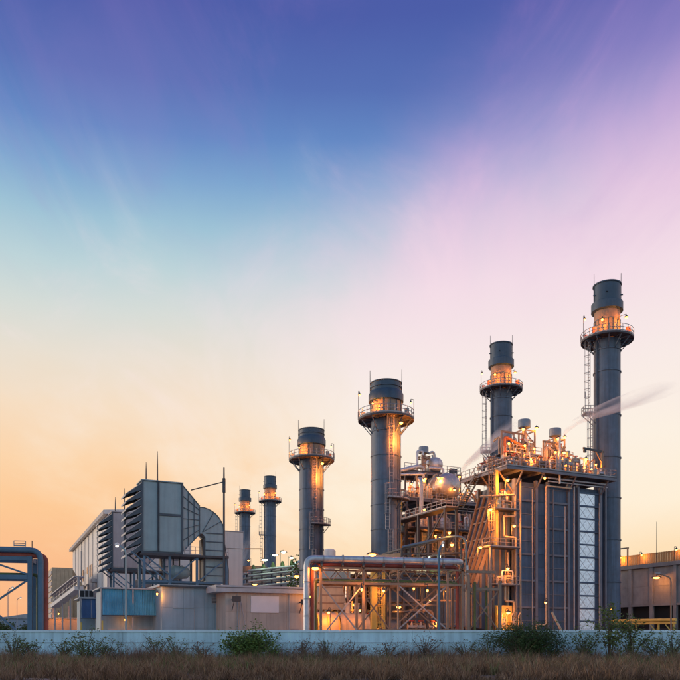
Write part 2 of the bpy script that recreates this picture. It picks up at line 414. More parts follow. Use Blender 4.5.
def tall_stack(loc, label):
    t = thing('exhaust_stack', label, 'chimney', loc, 0, 'tall exhaust stacks')
    r = 1.98; zs = [0, 9.9, 16.6, 23.2, 29.6, 36.3, 43.2, 48.2]
    for a, b in zip(zs, zs[1:]):
        MB().lathe([(r, a+.03), (r, b-.03)], 56).build('shaft_section', 'stack_paint', t)
        ring(t, r, b if b < 48 else 46.6)
    zP = 48.5
    p = platform(t, r, zP, 3.9)
    nk = MB().lathe([(1.92, 48.2), (1.92, 52.9)], 56).build('neck', 'rack_steel', t)  # brown instead of stack paint, to put more amber glow into the neck
    for k in range(16):
        a = 360*k/16+8; pbar('rib', polar(1.95, a, 48.6), polar(1.95, a, 51.2), .09, .09, 'stack_cap', nk)
    ring(t, 1.92, 51.3, w=.08, h=.1)
    MB().lathe([(1.92, 52.75), (2.36, 52.9), (2.36, 54.15), (2.02, 54.35)], 56).build('collar', 'stack_cap', t)
    cp = MB().lathe([(2.0, 54.3), (2.0, 57.0), (2.14, 57.0), (2.14, 57.18), (1.86, 57.18), (1.86, 50)], 56).build('cap', 'stack_cap', t)
    for a in (190, -20, 250, 90): MB().bar(polar(2.0, a, 55.4), polar(2.32, a, 55.4), .16).build('lug', 'stack_cap', cp)
    for a in (183, -14): MB().tube([polar(2.02, a, 53.6), polar(2.05, a, 58.9)], [.06, .035], 6).build('lightning_rod', 'dark_steel', t)
    # access ladders with rest platform on the left flank
    ladder(t, polar(2.9, 186, 37.0), polar(2.9, 186, 48.4), polar(1, 186, 0), .55, r=.045)
    ladder(t, polar(2.75, 196, 25.0), polar(2.75, 196, 36.8), polar(1, 196, 0), .55, r=.045)
    rp = MB().box(-3.75, -1.9, -1.0, .75, 36.55, 36.7).build('rest_platform', 'deck_steel', t)
    railing(rp, [(-1.98, -.98, 36.7), (-3.72, -.98, 36.7), (-3.72, .73, 36.7), (-1.98, .73, 36.7)], step=.8, r=.045)
    for y in (-.9, .6): pbar('bracket', (-3.6, y, 36.55), (-1.9, y*.8, 34.9), .11, .11, 'stack_paint', rp)
    MB().tube([(-3.7, -.9, 36.7), (-3.7, -.9, 40.0)], .05, 6).build('lamp_post', 'grey_steel', rp)
    for a in (203, 208): MB().tube([polar(2.16, a, 8), polar(2.16, a, 48.1)], .075, 6).build('conduit', 'stack_paint', t)
    for a, n in ((215, 'orange_paint'), (322, 'orange_paint'), (160, 'red_valve'), (345, 'grey_steel')):
        q = polar(3.2, a, 48.5); pbox('instrument_box', q.x-.28, q.x+.28, q.y-.2, q.y+.2, 48.8, 49.75, n, p)
    lamp(t, polar(3.25, -122, 50.6), 560, r=.13, post=tuple(polar(2.0, -122, 50.6)))
    lamp(t, polar(3.25, -52, 51.0), 640, r=.2, post=tuple(polar(2.0, -52, 51.0)))
    lamp(t, polar(3.7, 188, 51.6), 60, r=.13, post=tuple(polar(3.88, 188, 48.5)))
    return t
sA = tall_stack((41.5, 115, 0), 'tallest blue-grey exhaust stack at the end of the slab-sided boiler')
sA.scale = (1, 1, .977)
def stack_copy(src, loc, label):
    c = copy_tree(src); c.location = loc; c['label'] = label; return c
stack_copy(sA, (30.2, 138.7, 0), 'second tallest exhaust stack, its foot hidden behind the glowing boiler deck')
stack_copy(sA, (-24.1, 255, 0), 'small far exhaust stack between the white housing and the thick stack')
stack_copy(sA, (-35.8, 279, 0), 'farthest exhaust stack, rising just behind the white duct housing')

def bypass_stack(loc, label):
    t = thing('bypass_stack', label, 'chimney', loc, 0, 'thick bypass stacks')
    r = 2.08; zs = [0, 2.6, 6.1, 9.6, 13.1, 16.6, 20.1, 23.6, 27.1, 30.6, 32.3]
    for a, b in zip(zs, zs[1:]):
        MB().lathe([(r, a+.02), (r, b-.02)], 56).build('shaft_section', 'stack_paint', t)
        if b < 32: ring(t, r, b, w=.09, h=.14)
    zP = 32.5; p = platform(t, r, zP, 3.9, 10, 2.2)
    nk = MB().lathe([(2.16, 32.3), (2.16, 35.0)], 56).build('neck', 'rack_steel', t)  # brown base colour strengthens the amber lamp glow here
    for k in range(14): pbar('rib', polar(2.2, 360*k/14, 32.6), polar(2.2, 360*k/14, 34.8), .08, .08, 'stack_cap', nk)
    MB().lathe([(2.16, 34.8), (2.44, 34.9), (2.44, 35.9), (2.2, 36.35), (2.16, 36.35)], 56).build('collar', 'stack_cap', t)
    cp = MB().lathe([(2.12, 36.3), (2.12, 36.75), (2.24, 36.8), (2.24, 36.95), (2.12, 37.0), (2.12, 37.5), (2.22, 37.55), (2.22, 37.66), (1.95, 37.66), (1.95, 33)], 56).build('cap', 'stack_cap', t)
    for a in (188, -18): MB().tube([polar(2.25, a, 35.6), polar(2.27, a, 39.4)], [.06, .035], 6).build('lightning_rod', 'dark_steel', t)
    lz = [(16.4, 22.8, 272), (4.0, 16.4, 282), (23.0, 32.2, 285)]
    for z0, z1, a in lz: ladder(t, polar(r+.28, a, z0), polar(r+.28, a, z1), polar(1, a, 0), .55, r=.04)
    rp = MB().lathe([(r, 21.7), (r+.0, 21.7)], 3).build('rest_platform_core', 'deck_steel', t)
    bpy.data.objects.remove(rp)
    b = MB(); arc = [272+10*i for i in range(9)]
    for a0, a1 in zip(arc, arc[1:]):
        b.hexa([polar(r, a0, 20.7), polar(r+1.25, a0, 20.7), polar(r+1.25, a1, 20.7), polar(r, a1, 20.7), polar(r, a0, 20.82), polar(r+1.25, a0, 20.82), polar(r+1.25, a1, 20.82), polar(r, a1, 20.82)])
    rp = b.build('rest_platform', 'deck_steel', t)
    railing(rp, [polar(r, 272, 20.82)]+[polar(r+1.22, a, 20.82) for a in arc]+[polar(r, 352, 20.82)], step=.9)
    for a in (280, 312, 344): pbar('bracket', polar(r+1.1, a, 20.7), polar(r, a, 19.4), .09, .09, 'stack_paint', rp)
    for a in (318, 326): MB().tube([polar(r+.1, a, 3), polar(r+.1, a, 32.2)], .07, 6).build('conduit', 'stack_paint', t)
    for a, m in ((175, 'grey_steel'), (12, 'orange_paint'), (150, 'dark_steel'), (330, 'grey_steel')):
        q = polar(3.2, a, 0); pbox('instrument_box', q.x-.3, q.x+.3, q.y-.2, q.y+.2, 32.8, 33.6, m, p)
    lamp(t, polar(3.4, -56, 31.2), 2500, (1, .23, .022), r=.22, off=(.25, -.35, -2.2), spread=.4)
    lamp(t, polar(3.2, -128, 34.0), 560, r=.12, post=tuple(polar(2.2, -128, 34.3)))
    lamp(t, polar(3.75, 186, 35.9), 40, r=.12, post=tuple(polar(3.88, 186, 32.5)))
    lamp(t, polar(3.5, -15, 34.6), 50, r=.12, post=tuple(polar(3.88, -10, 32.5)))
    return t
sC = bypass_stack((6.42, 103.3, 0), 'thick blue-grey stack behind the tall caged ladder and long pipe rack')
sC.scale = (1, 1, .974)
stack_copy(sC, (6.42-26.25*.4226-.2, 103.3+26.25*.9063, 0), 'thick stack with ringed cap, behind the elbow of the long silver pipe')

# ================================================================== INTAKE FILTER HOUSES
def filter_house(loc, label):
    t = thing('filter_house', label, 'air intake', loc, RZ, 'intake filter houses')
    Z0, Z1, D = 12.1, 20.8, 3.4
    body = MB().box(.06, 4.95, .08, D, Z0, Z1-.02).build('body', 'filter_paint', t, False)
    pn = [(.16, 1.9, Z0+.12, Z1-.15), (2.12, 4.88, Z0+.12, 16.55), (2.12, 4.88, 16.9, Z1-.15)]
    for x0, x1, z0, z1 in pn: pbox('panel', x0, x1, .03, .085, z0, z1, 'filter_paint', t)
    for x in (.04, 2.0, 5.0): pbar('post', (x, 0, Z0-.05), (x, 0, Z1+.02), .24 if x != 2 else .26, .22, 'filter_rib', t)
    pbar('crossbar', (2.13, -.0, 16.72), (4.88, -.0, 16.72), .2, .26, 'filter_rib', t)
    pbox('roof', -.12, 5.12, -.15, D+.15, Z1+.02, Z1+.14, 'filter_paint', t)
    pbox('base_frame', -.1, 5.1, -.08, D+.1, Z0-.28, Z0-.05, 'filter_rib', t)
    pbox('louvre_bank', -.02, .055, .15, D-.05, Z0+.1, Z1-.1, 'rack_steel', t)
    for i in range(9):                      # weather hoods down the intake face
        zb = 20.55-i*.945; L = 2.0
        b = MB()
        b.hexa([(-L, -.08, zb-1.64), (0, -.08, zb-.09), (0, D, zb-.09), (-L, D, zb-1.64), (-L, -.08, zb-1.55), (0, -.08, zb), (0, D, zb), (-L, D, zb-1.55)])
        b.hexa([(-L-.02, .0, zb-1.78), (-L, .0, zb-1.78), (-L, D, zb-1.78), (-L-.02, D, zb-1.78), (-L-.02, .0, zb-1.55), (-L, .0, zb-1.55), (-L, D, zb-1.55), (-L-.02, D, zb-1.55)])
        h = b.build('hood', 'hood_paint', t, False)
        for y0_, y1_ in ((-.02, .04), (D-.04, D+.02)): MB().prism([(-L+.02, zb-1.70), (-.03, zb-.92), (-.03, zb-.1), (-L+.02, zb-1.62)], y0_, y1_).build('cheek', 'filter_rib', h, False)
    # tapering transition with a grid of stiffeners
    xa, xb = 5.02, 7.4
    A = [(xa, .1, Z0), (xa, D, Z0), (xa, D, Z1-.1), (xa, .1, Z1-.1)]
    B = [(xb, .5, 14.6), (xb, 3.0, 14.6), (xb, 3.0, 18.2), (xb, .5, 18.2)]
    b = MB(); b.v = A+B
    b.f = [(0,1,5,4), (1,2,6,5), (2,3,7,6), (3,0,4,7), (0,3,2,1), (4,5,6,7)]
    tr = b.build('transition_duct', 'duct_paint', t, False)
    def fp(s, q):      # point on the front face
        lo = Vector(A[0]).lerp(Vector(B[0]), s); hi = Vector(A[3]).lerp(Vector(B[3]), s); p = lo.lerp(hi, q); p.y -= .05; return p
    for s in (.02, .34, .67, .97): pbar('stiffener', fp(s, 0), fp(s, 1), .07, .12, 'filter_rib', tr)
    for q in (.0, .17, .34, .5, .67, .84, 1): pbar('stiffener', fp(0, q), fp(1, q), .1, .07, 'filter_rib', tr)
    # curved elbow and down duct
    y0, y1, cz, ro = .55, 2.95, 14.9, 3.22
    prof = [(xb+.03, cz+ro)]+[(xb+.03+ro*math.sin(R(a)), cz+ro*math.cos(R(a))) for a in range(10, 91, 10)]
    prof += [(xb+.03+ro, 8.3), (xb+.75, 8.3), (xb+.75, 14.2), (xb+.4, 14.7), (xb+.03, 14.7)]
    du = MB().prism(prof, y0, y1).build('elbow_duct', 'duct_paint', t)
    for z in (9.3, 10.4, 11.5, 12.6, 13.7, 14.8): pbar('stiffener', (xb+.78, y0-.04, z), (xb+ro+.08, y0-.04, z), .08, .12, 'filter_rib', du)
    for a in (35, 62): pbar('stiffener', (xb+.35, y0-.03, 14.9), (xb+ro*math.sin(R(a)), y0-.03, cz+ro*math.cos(R(a))), .07, .08, 'filter_rib', du)
    pbox('louvre_strip', xb+.5, xb+.74, y0+.1, y1-.1, 8.6, 14.1, 'dark_steel', du)
    MB().prism([(xb+.03+ro*1.012*math.sin(R(a)), cz+ro*1.012*math.cos(R(a))) for a in range(0, 91, 10)]+[(xb+.03+ro*.985*math.sin(R(a)), cz+ro*.985*math.cos(R(a))) for a in range(90, -1, -10)], y0-.08, y0+.06).build('edge_flange', 'filter_rib', du)
    # support platform, columns, braces
    pl = MB().box(-.3, 11.0, -.4, D+.3, 11.5, 11.78).build('platform', 'deck_steel', t, False)
    railing(pl, [(5.2, -.35, 11.78), (7.3, -.35, 11.78)], 1.05, 'grey_steel', step=.7, r=.04)
    railing(pl, [(10.95, -.35, 11.78), (10.95, 2.6, 11.78)], 1.05, 'grey_steel')
    for x in (.25, 3.4, 6.9, 10.8):
        for y in (.0, 3.3): pbar('column', (x, y, 0), (x, y, 11.5), .3, .3, 'blue_steel', t)
    for a, c in (((-1.4, .0, 12.0), (3.3, .0, 8.2)), ((.4, .0, 11.5), (3.3, .0, 9.2)), ((10.7, .0, 11.4), (7.0, .0, 8.4)), ((-1.4, 3.3, 12.0), (3.3, 3.3, 8.2)), ((3.5, 0, 8.4), (6.8, 0, 11.4))):
        pbar('brace', a, c, .16, .16, 'blue_steel', t)
    pbar('beam', (.3, .0, 8.3), (10.8, .0, 8.3), .2, .26, 'blue_steel', t)
    pbar('beam', (.3, 3.3, 8.3), (10.8, 3.3, 8.3), .2, .26, 'blue_steel', t)
    MB().tube([(3.6, 1.4, 9.6), (4.2, 1.4, 9.6), (5.9, 1.4, 9.6), (6.3, 1.4, 9.6)], [.5, .95, .75, .35], 18).build('silencer_drum', 'filter_paint', t)
    for x in (4.4, 5.2, 8.2): pbar('hanger_pipe', (x, 2.5, 8.3), (x, 2.5, 11.6), .18, .18, 'dark_steel', t)
    for x, y, h in ((.55, .3, 2.4), (1.95, .3, 3.9)): MB().tube([(x, y, Z1+.1), (x, y, Z1+.1+h*.55), (x, y, Z1+h)], [.09, .07, .03], 6).build('mast', 'dark_steel', t)
    MB().tube([(2.0, -.2, 12), (2.0, -.2, 20.9)], .05, 6).build('conduit', 'dark_steel', t)
    return t
fh = filter_house((-24.6, 92, 0), 'big grey-blue intake filter house with nine weather hoods above the grey box building')
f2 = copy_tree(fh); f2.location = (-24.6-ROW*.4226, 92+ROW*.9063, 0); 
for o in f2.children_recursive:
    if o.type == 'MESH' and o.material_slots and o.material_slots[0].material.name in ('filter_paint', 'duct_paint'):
        o.material_slots[0].link = 'OBJECT'; o.material_slots[0].material = MATS['filter_warm_glow']
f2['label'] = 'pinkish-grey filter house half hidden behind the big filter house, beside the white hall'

# guyed pole beside the filter house
p0 = sight(224, 634, 90); p0.z = 0
t = thing('steel_pole', 'tall slim steel pole with a horizontal stay arm beside the curved intake duct', 'pole', p0)
MB().tube([(0,0,0), (0,0,19.8), (0,0,22.0)], [.16, .12, .09], 8).build('shaft', 'dark_steel', t)
pbox('junction_box', -.16, .18, -.2, .12, 18.9, 20.6, 'dark_steel', t)
MB().tube([(0,0,20.2), (-4.6, 2.9, 19.75)], .07, 6).build('stay_arm', 'dark_steel', t)
MB().tube([(.1,0,12.6), (.55,0,9.5), (.6, 0, 0)], .06, 6).build('cable', 'dark_steel', t)

# ================================================================== TURBINE HALL (white, far left)
hp = sight(108, 634, 141)
t = thing('turbine_hall', 'long white turbine hall with small high windows behind the filter houses', 'building', (hp.x, hp.y, 0), RZ)
H = 25.0; LN = 70
MB().box(.0, 16, .0, LN, 0, H-.02).build('wall', 'hall_white', t, False)
nb = 9
for k in range(nb):
    y0 = LN*k/nb; y1 = LN*(k+1)/nb
    for z0, z1 in ((.3, 8.2), (8.25, 16.2), (16.25, 24.4)):
        pbox('panel', -.05, .01, y0+.16, y1-.16, z0, z1, 'hall_white', t)
    pbox('pilaster', -.16, .0, y0-.14, y0+.14, 0, 24.6, 'hall_trim', t)
MB().prism([(-.9, H-.5), (-.9, H+.25), (8, H+1.0), (16.9, H+.25), (16.9, H-.5)], -.6, LN+.6).build('roof', 'hall_white', t, False)
pbox('eaves_band', -.95, -.91, -.6, LN+.6, H-.6, H+.2, 'hall_trim', t)
for k, y in enumerate((10, 24, 27.5, 33, 42, 60, 63)):
    w = pbox('window', -.12, -.02, y, y+2.2, 14.5 if k % 3 else 15.6, 17.2, 'glass', t)
for k, y in enumerate((16, 38, 50, 64)): pbox('vent_hood', -1.1, -.06, y, y+2.6, 12.6, 13.3, 'hall_trim', t)
MB().tube([(-.4, 30, 2), (-.4, 30, 13), (-.4, 44, 13), (-.4, 44, 22)], .16, 6).build('duct_pipe', 'hall_trim', t)

# white duct housing right of the big filter house
hp = sight(223, 634, 108)
t = thing('duct_housing', 'plain tall white housing just right of the curved intake duct', 'housing', (hp.x, hp.y, 0), RZ)
pbox('lower_wall', 0, 3.0, 0, 5, 0, 14.25, 'hall_white', t); pbox('upper_wall', -.05, 3.05, -.05, 5.05, 14.3, 16.7, 'hall_white', t)
pbox('roof_cap', -.12, 3.12, -.12, 5.12, 16.72, 16.84, 'hall_trim', t)
MB().tube([(.5, -.1, 8), (.5, -.1, 13)], .05, 5).build('conduit', 'hall_trim', t)

# ================================================================== LOW BUILDINGS IN FRONT OF THE FILTER HOUSES
q = sight(162, 634, 82)
t = thing('plant_room', 'flat-roofed grey box building under the big filter house', 'building', (q.x, q.y, 0), RZ)
MB().box(0, 7.16, 0, 7, 0, 6.95).build('wall', 'grey_wall', t, False)
for i in range(6):
    for j in range(3): pbox('panel', .03+i*1.19, 1.18+i*1.19, -.04, .01, .1+j*2.28, 2.34+j*2.28, 'grey_wall', t)
pbox('roof', -.35, 7.2, -.4, 7.3, 6.97, 7.2, 'roof_edge', t); pbox('gutter', -.36, 7.2, -.5, -.41, 6.92, 7.12, 'dark_steel', t)
MB().tube([(7.05, -.12, 0), (7.05, -.12, 6.9)], .06, 6).build('downpipe', 'blue_steel', t)
pbox('vent', 5.6, 6.5, -.08, -.042, 5.2, 5.9, 'hall_trim', t)
for k in range(4): pbox('vent_slat', 5.62, 6.48, -.11, -.082, 5.26+k*.16, 5.32+k*.16, 'dark_steel', t)
MB().tube([(3.6, -.07, .1), (3.6, -.07, 4.6), (1.2, -.07, 4.6)], .04, 6).build('conduit', 'roof_edge', t)
lamp(t, (-.55, -.1, 6.2), 160, r=.11, name='wall_lamp', off=(0, -.25, -.35))
q = sight(219, 634, 80.5)
t = thing('long_store', 'long low beige building with a pale blank board on its wall', 'building', (q.x, q.y, 0), RZ)
MB().box(.85, 10.4, .5, 6.5, 0, 6.3).build('wall', 'beige_wall', t, False)
for i in range(4):
    for j in range(3): pbox('panel', .9+i*2.38, 3.26+i*2.38, .45, .51, .1+j*2.05, 2.11+j*2.05, 'beige_wall', t)
MB().box(-.35, 10.7, -.1, 6.9, 6.3, 7.05).build('roof', 'roof_edge', t, False)
pbox('fascia_line', -.36, 10.71, -.13, -.1, 6.78, 6.84, 'dark_steel', t)
pbox('notice_board', 3.75, 7.05, .36, .44, 4.1, 5.95, 'board_white', t)
lamp(t, (10.1, -1.3, 6.0), 220, r=.16, name='wall_lamp', post=(10.1, .4, 5.6), off=(0, -.2, -.4))
for x in (2.2, 8.3): MB().tube([(x, .38, .1), (x, .38, 6.2)], .05, 6).build('conduit', 'roof_edge', t)
dr = pbox('door', 8.6, 9.5, .40, .447, .05, 2.3, 'grey_steel', t); MB().box(9.32, 9.4, .36, .40, 1.1, 1.25).build('handle', 'dark_steel', t, False)
def wall_bracket(x, z, label):
    p = Vector((q.x, q.y, 0))+U*x+V*.45
    b = thing('floodlight', label, 'floodlight', (p.x, p.y, z), RZ, 'floodlights on the beige wall')
    MB().tube([(0, .0, 0), (0, -1.5, .1)], .07, 6).build('arm', 'dark_steel', b)
    MB().tube([(0, .0, -1.2), (0, -1.0, .0)], .045, 6).build('strut', 'dark_steel', b)
    MB().box(-.42, .42, -1.95, -1.45, -.28, .3).build('housing', 'dark_steel', b, False)
    pbox('lens', -.36, .36, -1.9, -1.5, -.31, -.285, 'glass', b)
wall_bracket(1.6, 5.5, 'dark floodlight on a wall arm left of the pale blank board')
wall_bracket(9.6, 5.3, 'dark floodlight on a wall arm beside the silver pipe elbow')
t = thing('stay_frame', 'slim grey A-frame prop leaning at the beige wall left of the blank board', 'prop', Vector((q.x, q.y, 0))+U*2.3, RZ)
for a, b in (((-.3, -.7, 0), (.25, .3, 5.3)), ((.9, -.7, 0), (.3, .3, 5.3))): MB().tube([a, b], .055, 6).build('leg', 'grey_steel', t)

def blue_shed(px, D, w, h, label, m, awn):
    q = sight(px, 634, D); t = thing('awning_shed', label, 'shed', (q.x, q.y, 0), RZ, 'sheds with blue awnings')
    pbox('wall', .1, w-.1, 1.5, 6, 0, h-.3, 'grey_wall', t)
    MB().prism([(-.3, h-.1), (-.3, h+.05), (w+.2, h+.05), (w+.2, h-.1)], -.3, 6.4).build('roof', 'roof_edge', t, False)
    nbay = 3
    for i in range(nbay):              # corrugated blue sheets hung along the front
        b = MB(); x0 = w*i/nbay+.02; x1 = w*(i+1)/nbay-.02; n = 24
        for k in range(n+1):
            x = x0+(x1-x0)*k/n; dy = .035*math.cos(k*math.pi)
            b.v += [(x, -.05+dy, h-.12), (x, -.55+dy, h-awn), (x, -.05+dy+.02, h-.12), (x, -.55+dy+.02, h-awn)]
        for k in range(n):
            a = 4*k; b.f += [(a, a+4, a+5, a+1), (a+2, a+3, a+7, a+6)]
        b.build('awning_sheet', m, t, False)
    for x in (-.12, w/2, w-.05): pbar('post', (x, -.25, 0), (x, -.25, h-.12), .14, .14, 'grey_steel', t)
    pbar('bottom_rail', (-.1, -.56, h-awn), (w, -.56, h-awn), .06, .1, 'dark_steel', t)
    for x in (.8, 2.6, 4.3):
        if x+1 < w:
            d = pbox('door', x, x+1.0, 1.42, 1.5, .05, 2.3, 'hall_trim', t)
            MB().lathe([(.13, -.02), (.13, .02)], 10).build('porthole', 'dark_void', t, loc=(x+.5, 1.40, 1.7)).rotation_euler = (R(90), 0, 0)
    pbar('yellow_post', (-.05, -.7, 0), (-.05, -.7, 3.2), .16, .16, 'yellow_paint', t)
    return t
s1 = blue_shed(102, 83, 6.7, 6.9, 'bigger shed with a bright blue awning left of the grey box building', 'shed_blue', 3.1)
lamp(s1, (2.6, .4, 3.4), 40, r=.1, name='wall_lamp')
s2 = blue_shed(81, 94, 3.6, 6.3, 'smaller shed with a dark blue awning at the foot of the white hall', 'shed_blue_pale', 2.6)
for i, px in enumerate((82, 87, 91)):
    q = sight(px, 634, 97); t = thing('condenser_unit', ('leftmost grey fan unit on the roof of the smaller blue shed', 'middle grey fan unit on the roof of the smaller blue shed', 'rightmost grey fan unit on the roof of the smaller blue shed')[i], 'fan unit', (q.x, q.y, 6.36), RZ, 'roof fan units')
    pbox('case', -.32, .32, -.3, .3, .05, 1.15, 'grey_steel', t); pbox('grille', -.26, .26, -.33, -.301, .2, 1.0, 'dark_void', t)
    pbox('foot', -.3, .3, -.25, -.15, 0, .05, 'dark_steel', t); pbox('foot', -.3, .3, .15, .25, 0, .05, 'dark_steel', t)
# sloping covered conveyor left of the sheds
a = sight(55, 606, 105); b_ = sight(79, 588, 98)
t = thing('sloping_gangway', 'white covered gangway sloping up to the sheds at the far left', 'gangway', (a.x, a.y, 0))
d = (b_-Vector((a.x, a.y, 0))); a0 = Vector((0, 0, a.z)); 
pbar('deck', a0, d, 1.2, .5, 'hall_white', t); pbar('roof', a0+Vector((0,0,1.5)), d+Vector((0,0,1.5)), 1.4, .12, 'hall_trim', t)
for s in (0, .33, .66, 1):
    p = a0.lerp(d, s); pbar('post', (p.x, p.y, 0), (p.x, p.y, p.z+1.5), .16, .16, 'hall_trim', t)
railing(t, [a0+Vector((0,-.6,.3)), d+Vector((0,-.6,.3))], 1.1)
# brownish louvred block behind
q = sight(52, 634, 150)
t = thing('louvred_block', 'tan louvred block with a sloping end behind the red-brown pipe', 'building', (q.x, q.y, 0), RZ)
MB().prism([(0, 0), (4, 0), (4, 15.2), (.0, 15.2)], 0, 22).build('wall', 'cream_paint', t, False)
for k in range(5): pbox('panel', .1+k*.78, .82+k*.78, -.06, .01, 4.5, 14.8, 'cream_paint', t)
for k in range(9): pbox('slat', -.12, .0, .5, 21, 5+k*1.1, 5.7+k*1.1, 'hall_trim', t)
MB().prism([(4.02, 4), (8.0, 4), (8.0, 8.5), (4.02, 15.1)], 1, 20).build('sloping_end', 'cream_paint', t, False)
pbox('plinth', -3, 12, -.8, -.1, 0, 4.2, 'cream_paint', t)
q = sight(45, 634, 125)
t = thing('low_block', 'low cream block with a lit wall at the foot of the louvred block', 'building', (q.x, q.y, 0), RZ)
pbox('wall', 0, 9, 0, 5, 0, 4.3, 'cream_paint', t); pbox('roof', -.2, 9.2, -.2, 5.2, 4.32, 4.5, 'roof_edge', t)
for x in (1.2, 3.8, 6.4): pbox('pipe_stub', x, x+.5, 1, 1.5, 4.5, 6.5, 'grey_steel', t)
lamp(t, (2.0, -2.0, 5.2), 200, r=.13, post=(2.0, -.1, 4.2)); lamp(t, (6.5, -2.0, 5.2), 200, r=.13, post=(6.5, -.1, 4.2))
# distant sheds on the horizon
for px, w, h, D, lb in ((-6, 26, 8.5, 300, 'distant bluish warehouse seen under the left pipe rack'), (22, 22, 6.5, 330, 'distant low pale warehouse beside the bluish one')):
    q = sight(px, 634, D); t = thing('warehouse', lb, 'building', (q.x, q.y, 0), 8)
    pbox('wall', 0, w, 0, 12, 0, h-.5, 'far_blue', t); MB().prism([(-.5, h-.5), (w/2, h+1.5), (w+.5, h-.5)], -.5, 12.5).build('roof', 'hall_trim', t, False)
    for k in range(5): pbox('window', 1+k*w/5, 3+k*w/5, -.06, .01, h*.45, h*.7, 'glass', t)

# ================================================================== HEAT RECOVERY BOILERS
ZD = 24.6
def valve(parent, x, y, z, s=1.0, m='steam_pipe'):
    b = MB().tube([(x-.45*s, y, z), (x+.45*s, y, z)], .16*s, 8).tube([(x, y, z-.1), (x, y, z+.55*s)], [.2*s, .07*s], 8)
    for dx in (-.45, .45): b.tube([(x+dx*s-.03, y, z), (x+dx*s+.03, y, z)], .26*s, 10)
    v = b.build('valve', m, parent)
    w = MB(); w.tube([(x+.28*s*math.cos(a), y+.28*s*math.sin(a), z+.6*s) for a in [k*math.pi/5 for k in range(10)]], .035*s, 5, closed=True)
    w.bar((x-.28*s, y, z+.6*s), (x+.28*s, y, z+.6*s), .04*s); w.build('hand_wheel', 'red_valve', v)
def clutter(parent, x0, x1, y0, y1, z, n, seed):
    rnd = random.Random(seed)
    for k in range(n):
        x = rnd.uniform(x0, x1); y = rnd.uniform(y0, y1); kind = rnd.random()
        m = rnd.choice(['steam_pipe', 'steam_pipe', 'silver_pipe', 'cream_paint', 'rack_steel'])
        if kind < .30:
            h = rnd.uniform(1.0, 2.6); r = rnd.uniform(.07, .17); l = rnd.uniform(.6, 2.2)*rnd.choice((-1, 1))
            xx = min(max(x+l, x0), x1)
            ptube('pipe', [(x, y, z), (x, y, z+h), (xx, y, z+h), (xx, y, z+rnd.uniform(.1, .6))], r, m, parent, .3, 8)
        elif kind < .52:
            ptube('pipe', [(x, y, z), (x, y, z+rnd.uniform(1.2, 3.2)), (x+.01, y+rnd.uniform(.5, 1.5), z+rnd.uniform(1.2, 3.2))], rnd.uniform(.06, .14), m, parent, .25, 8)
        elif kind < .78:
            h = rnd.uniform(.7, 1.9); pbar('valve_stand', (x, y, z), (x, y, z+h-.12), .12, .12, 'rack_steel', parent); valve(parent, x, y, z+h, rnd.uniform(.9, 1.3), m)
        elif kind < .9:
            w = rnd.uniform(.3, .6); h = rnd.uniform(.8, 1.7); pbox('cabinet', x-w/2, x+w/2, y-.2, y+.2, z, z+h, rnd.choice(['grey_steel', 'filter_paint', 'cream_paint']), parent)
        else:
            r = rnd.uniform(.25, .4); h = rnd.uniform(1.0, 1.9)
            MB().lathe([(.02, z), (r, z), (r, z+h-.2), (r*.7, z+h), (.02, z+h+.05)], 16, (x, y)).build('small_vessel', m, parent)
ROWS = [.15, 1.7, 3.57, 5.45, 7.3, 9.2, 11.05, 12.9, 14.8, 16.7, 18.55, 20.4, 22.3]
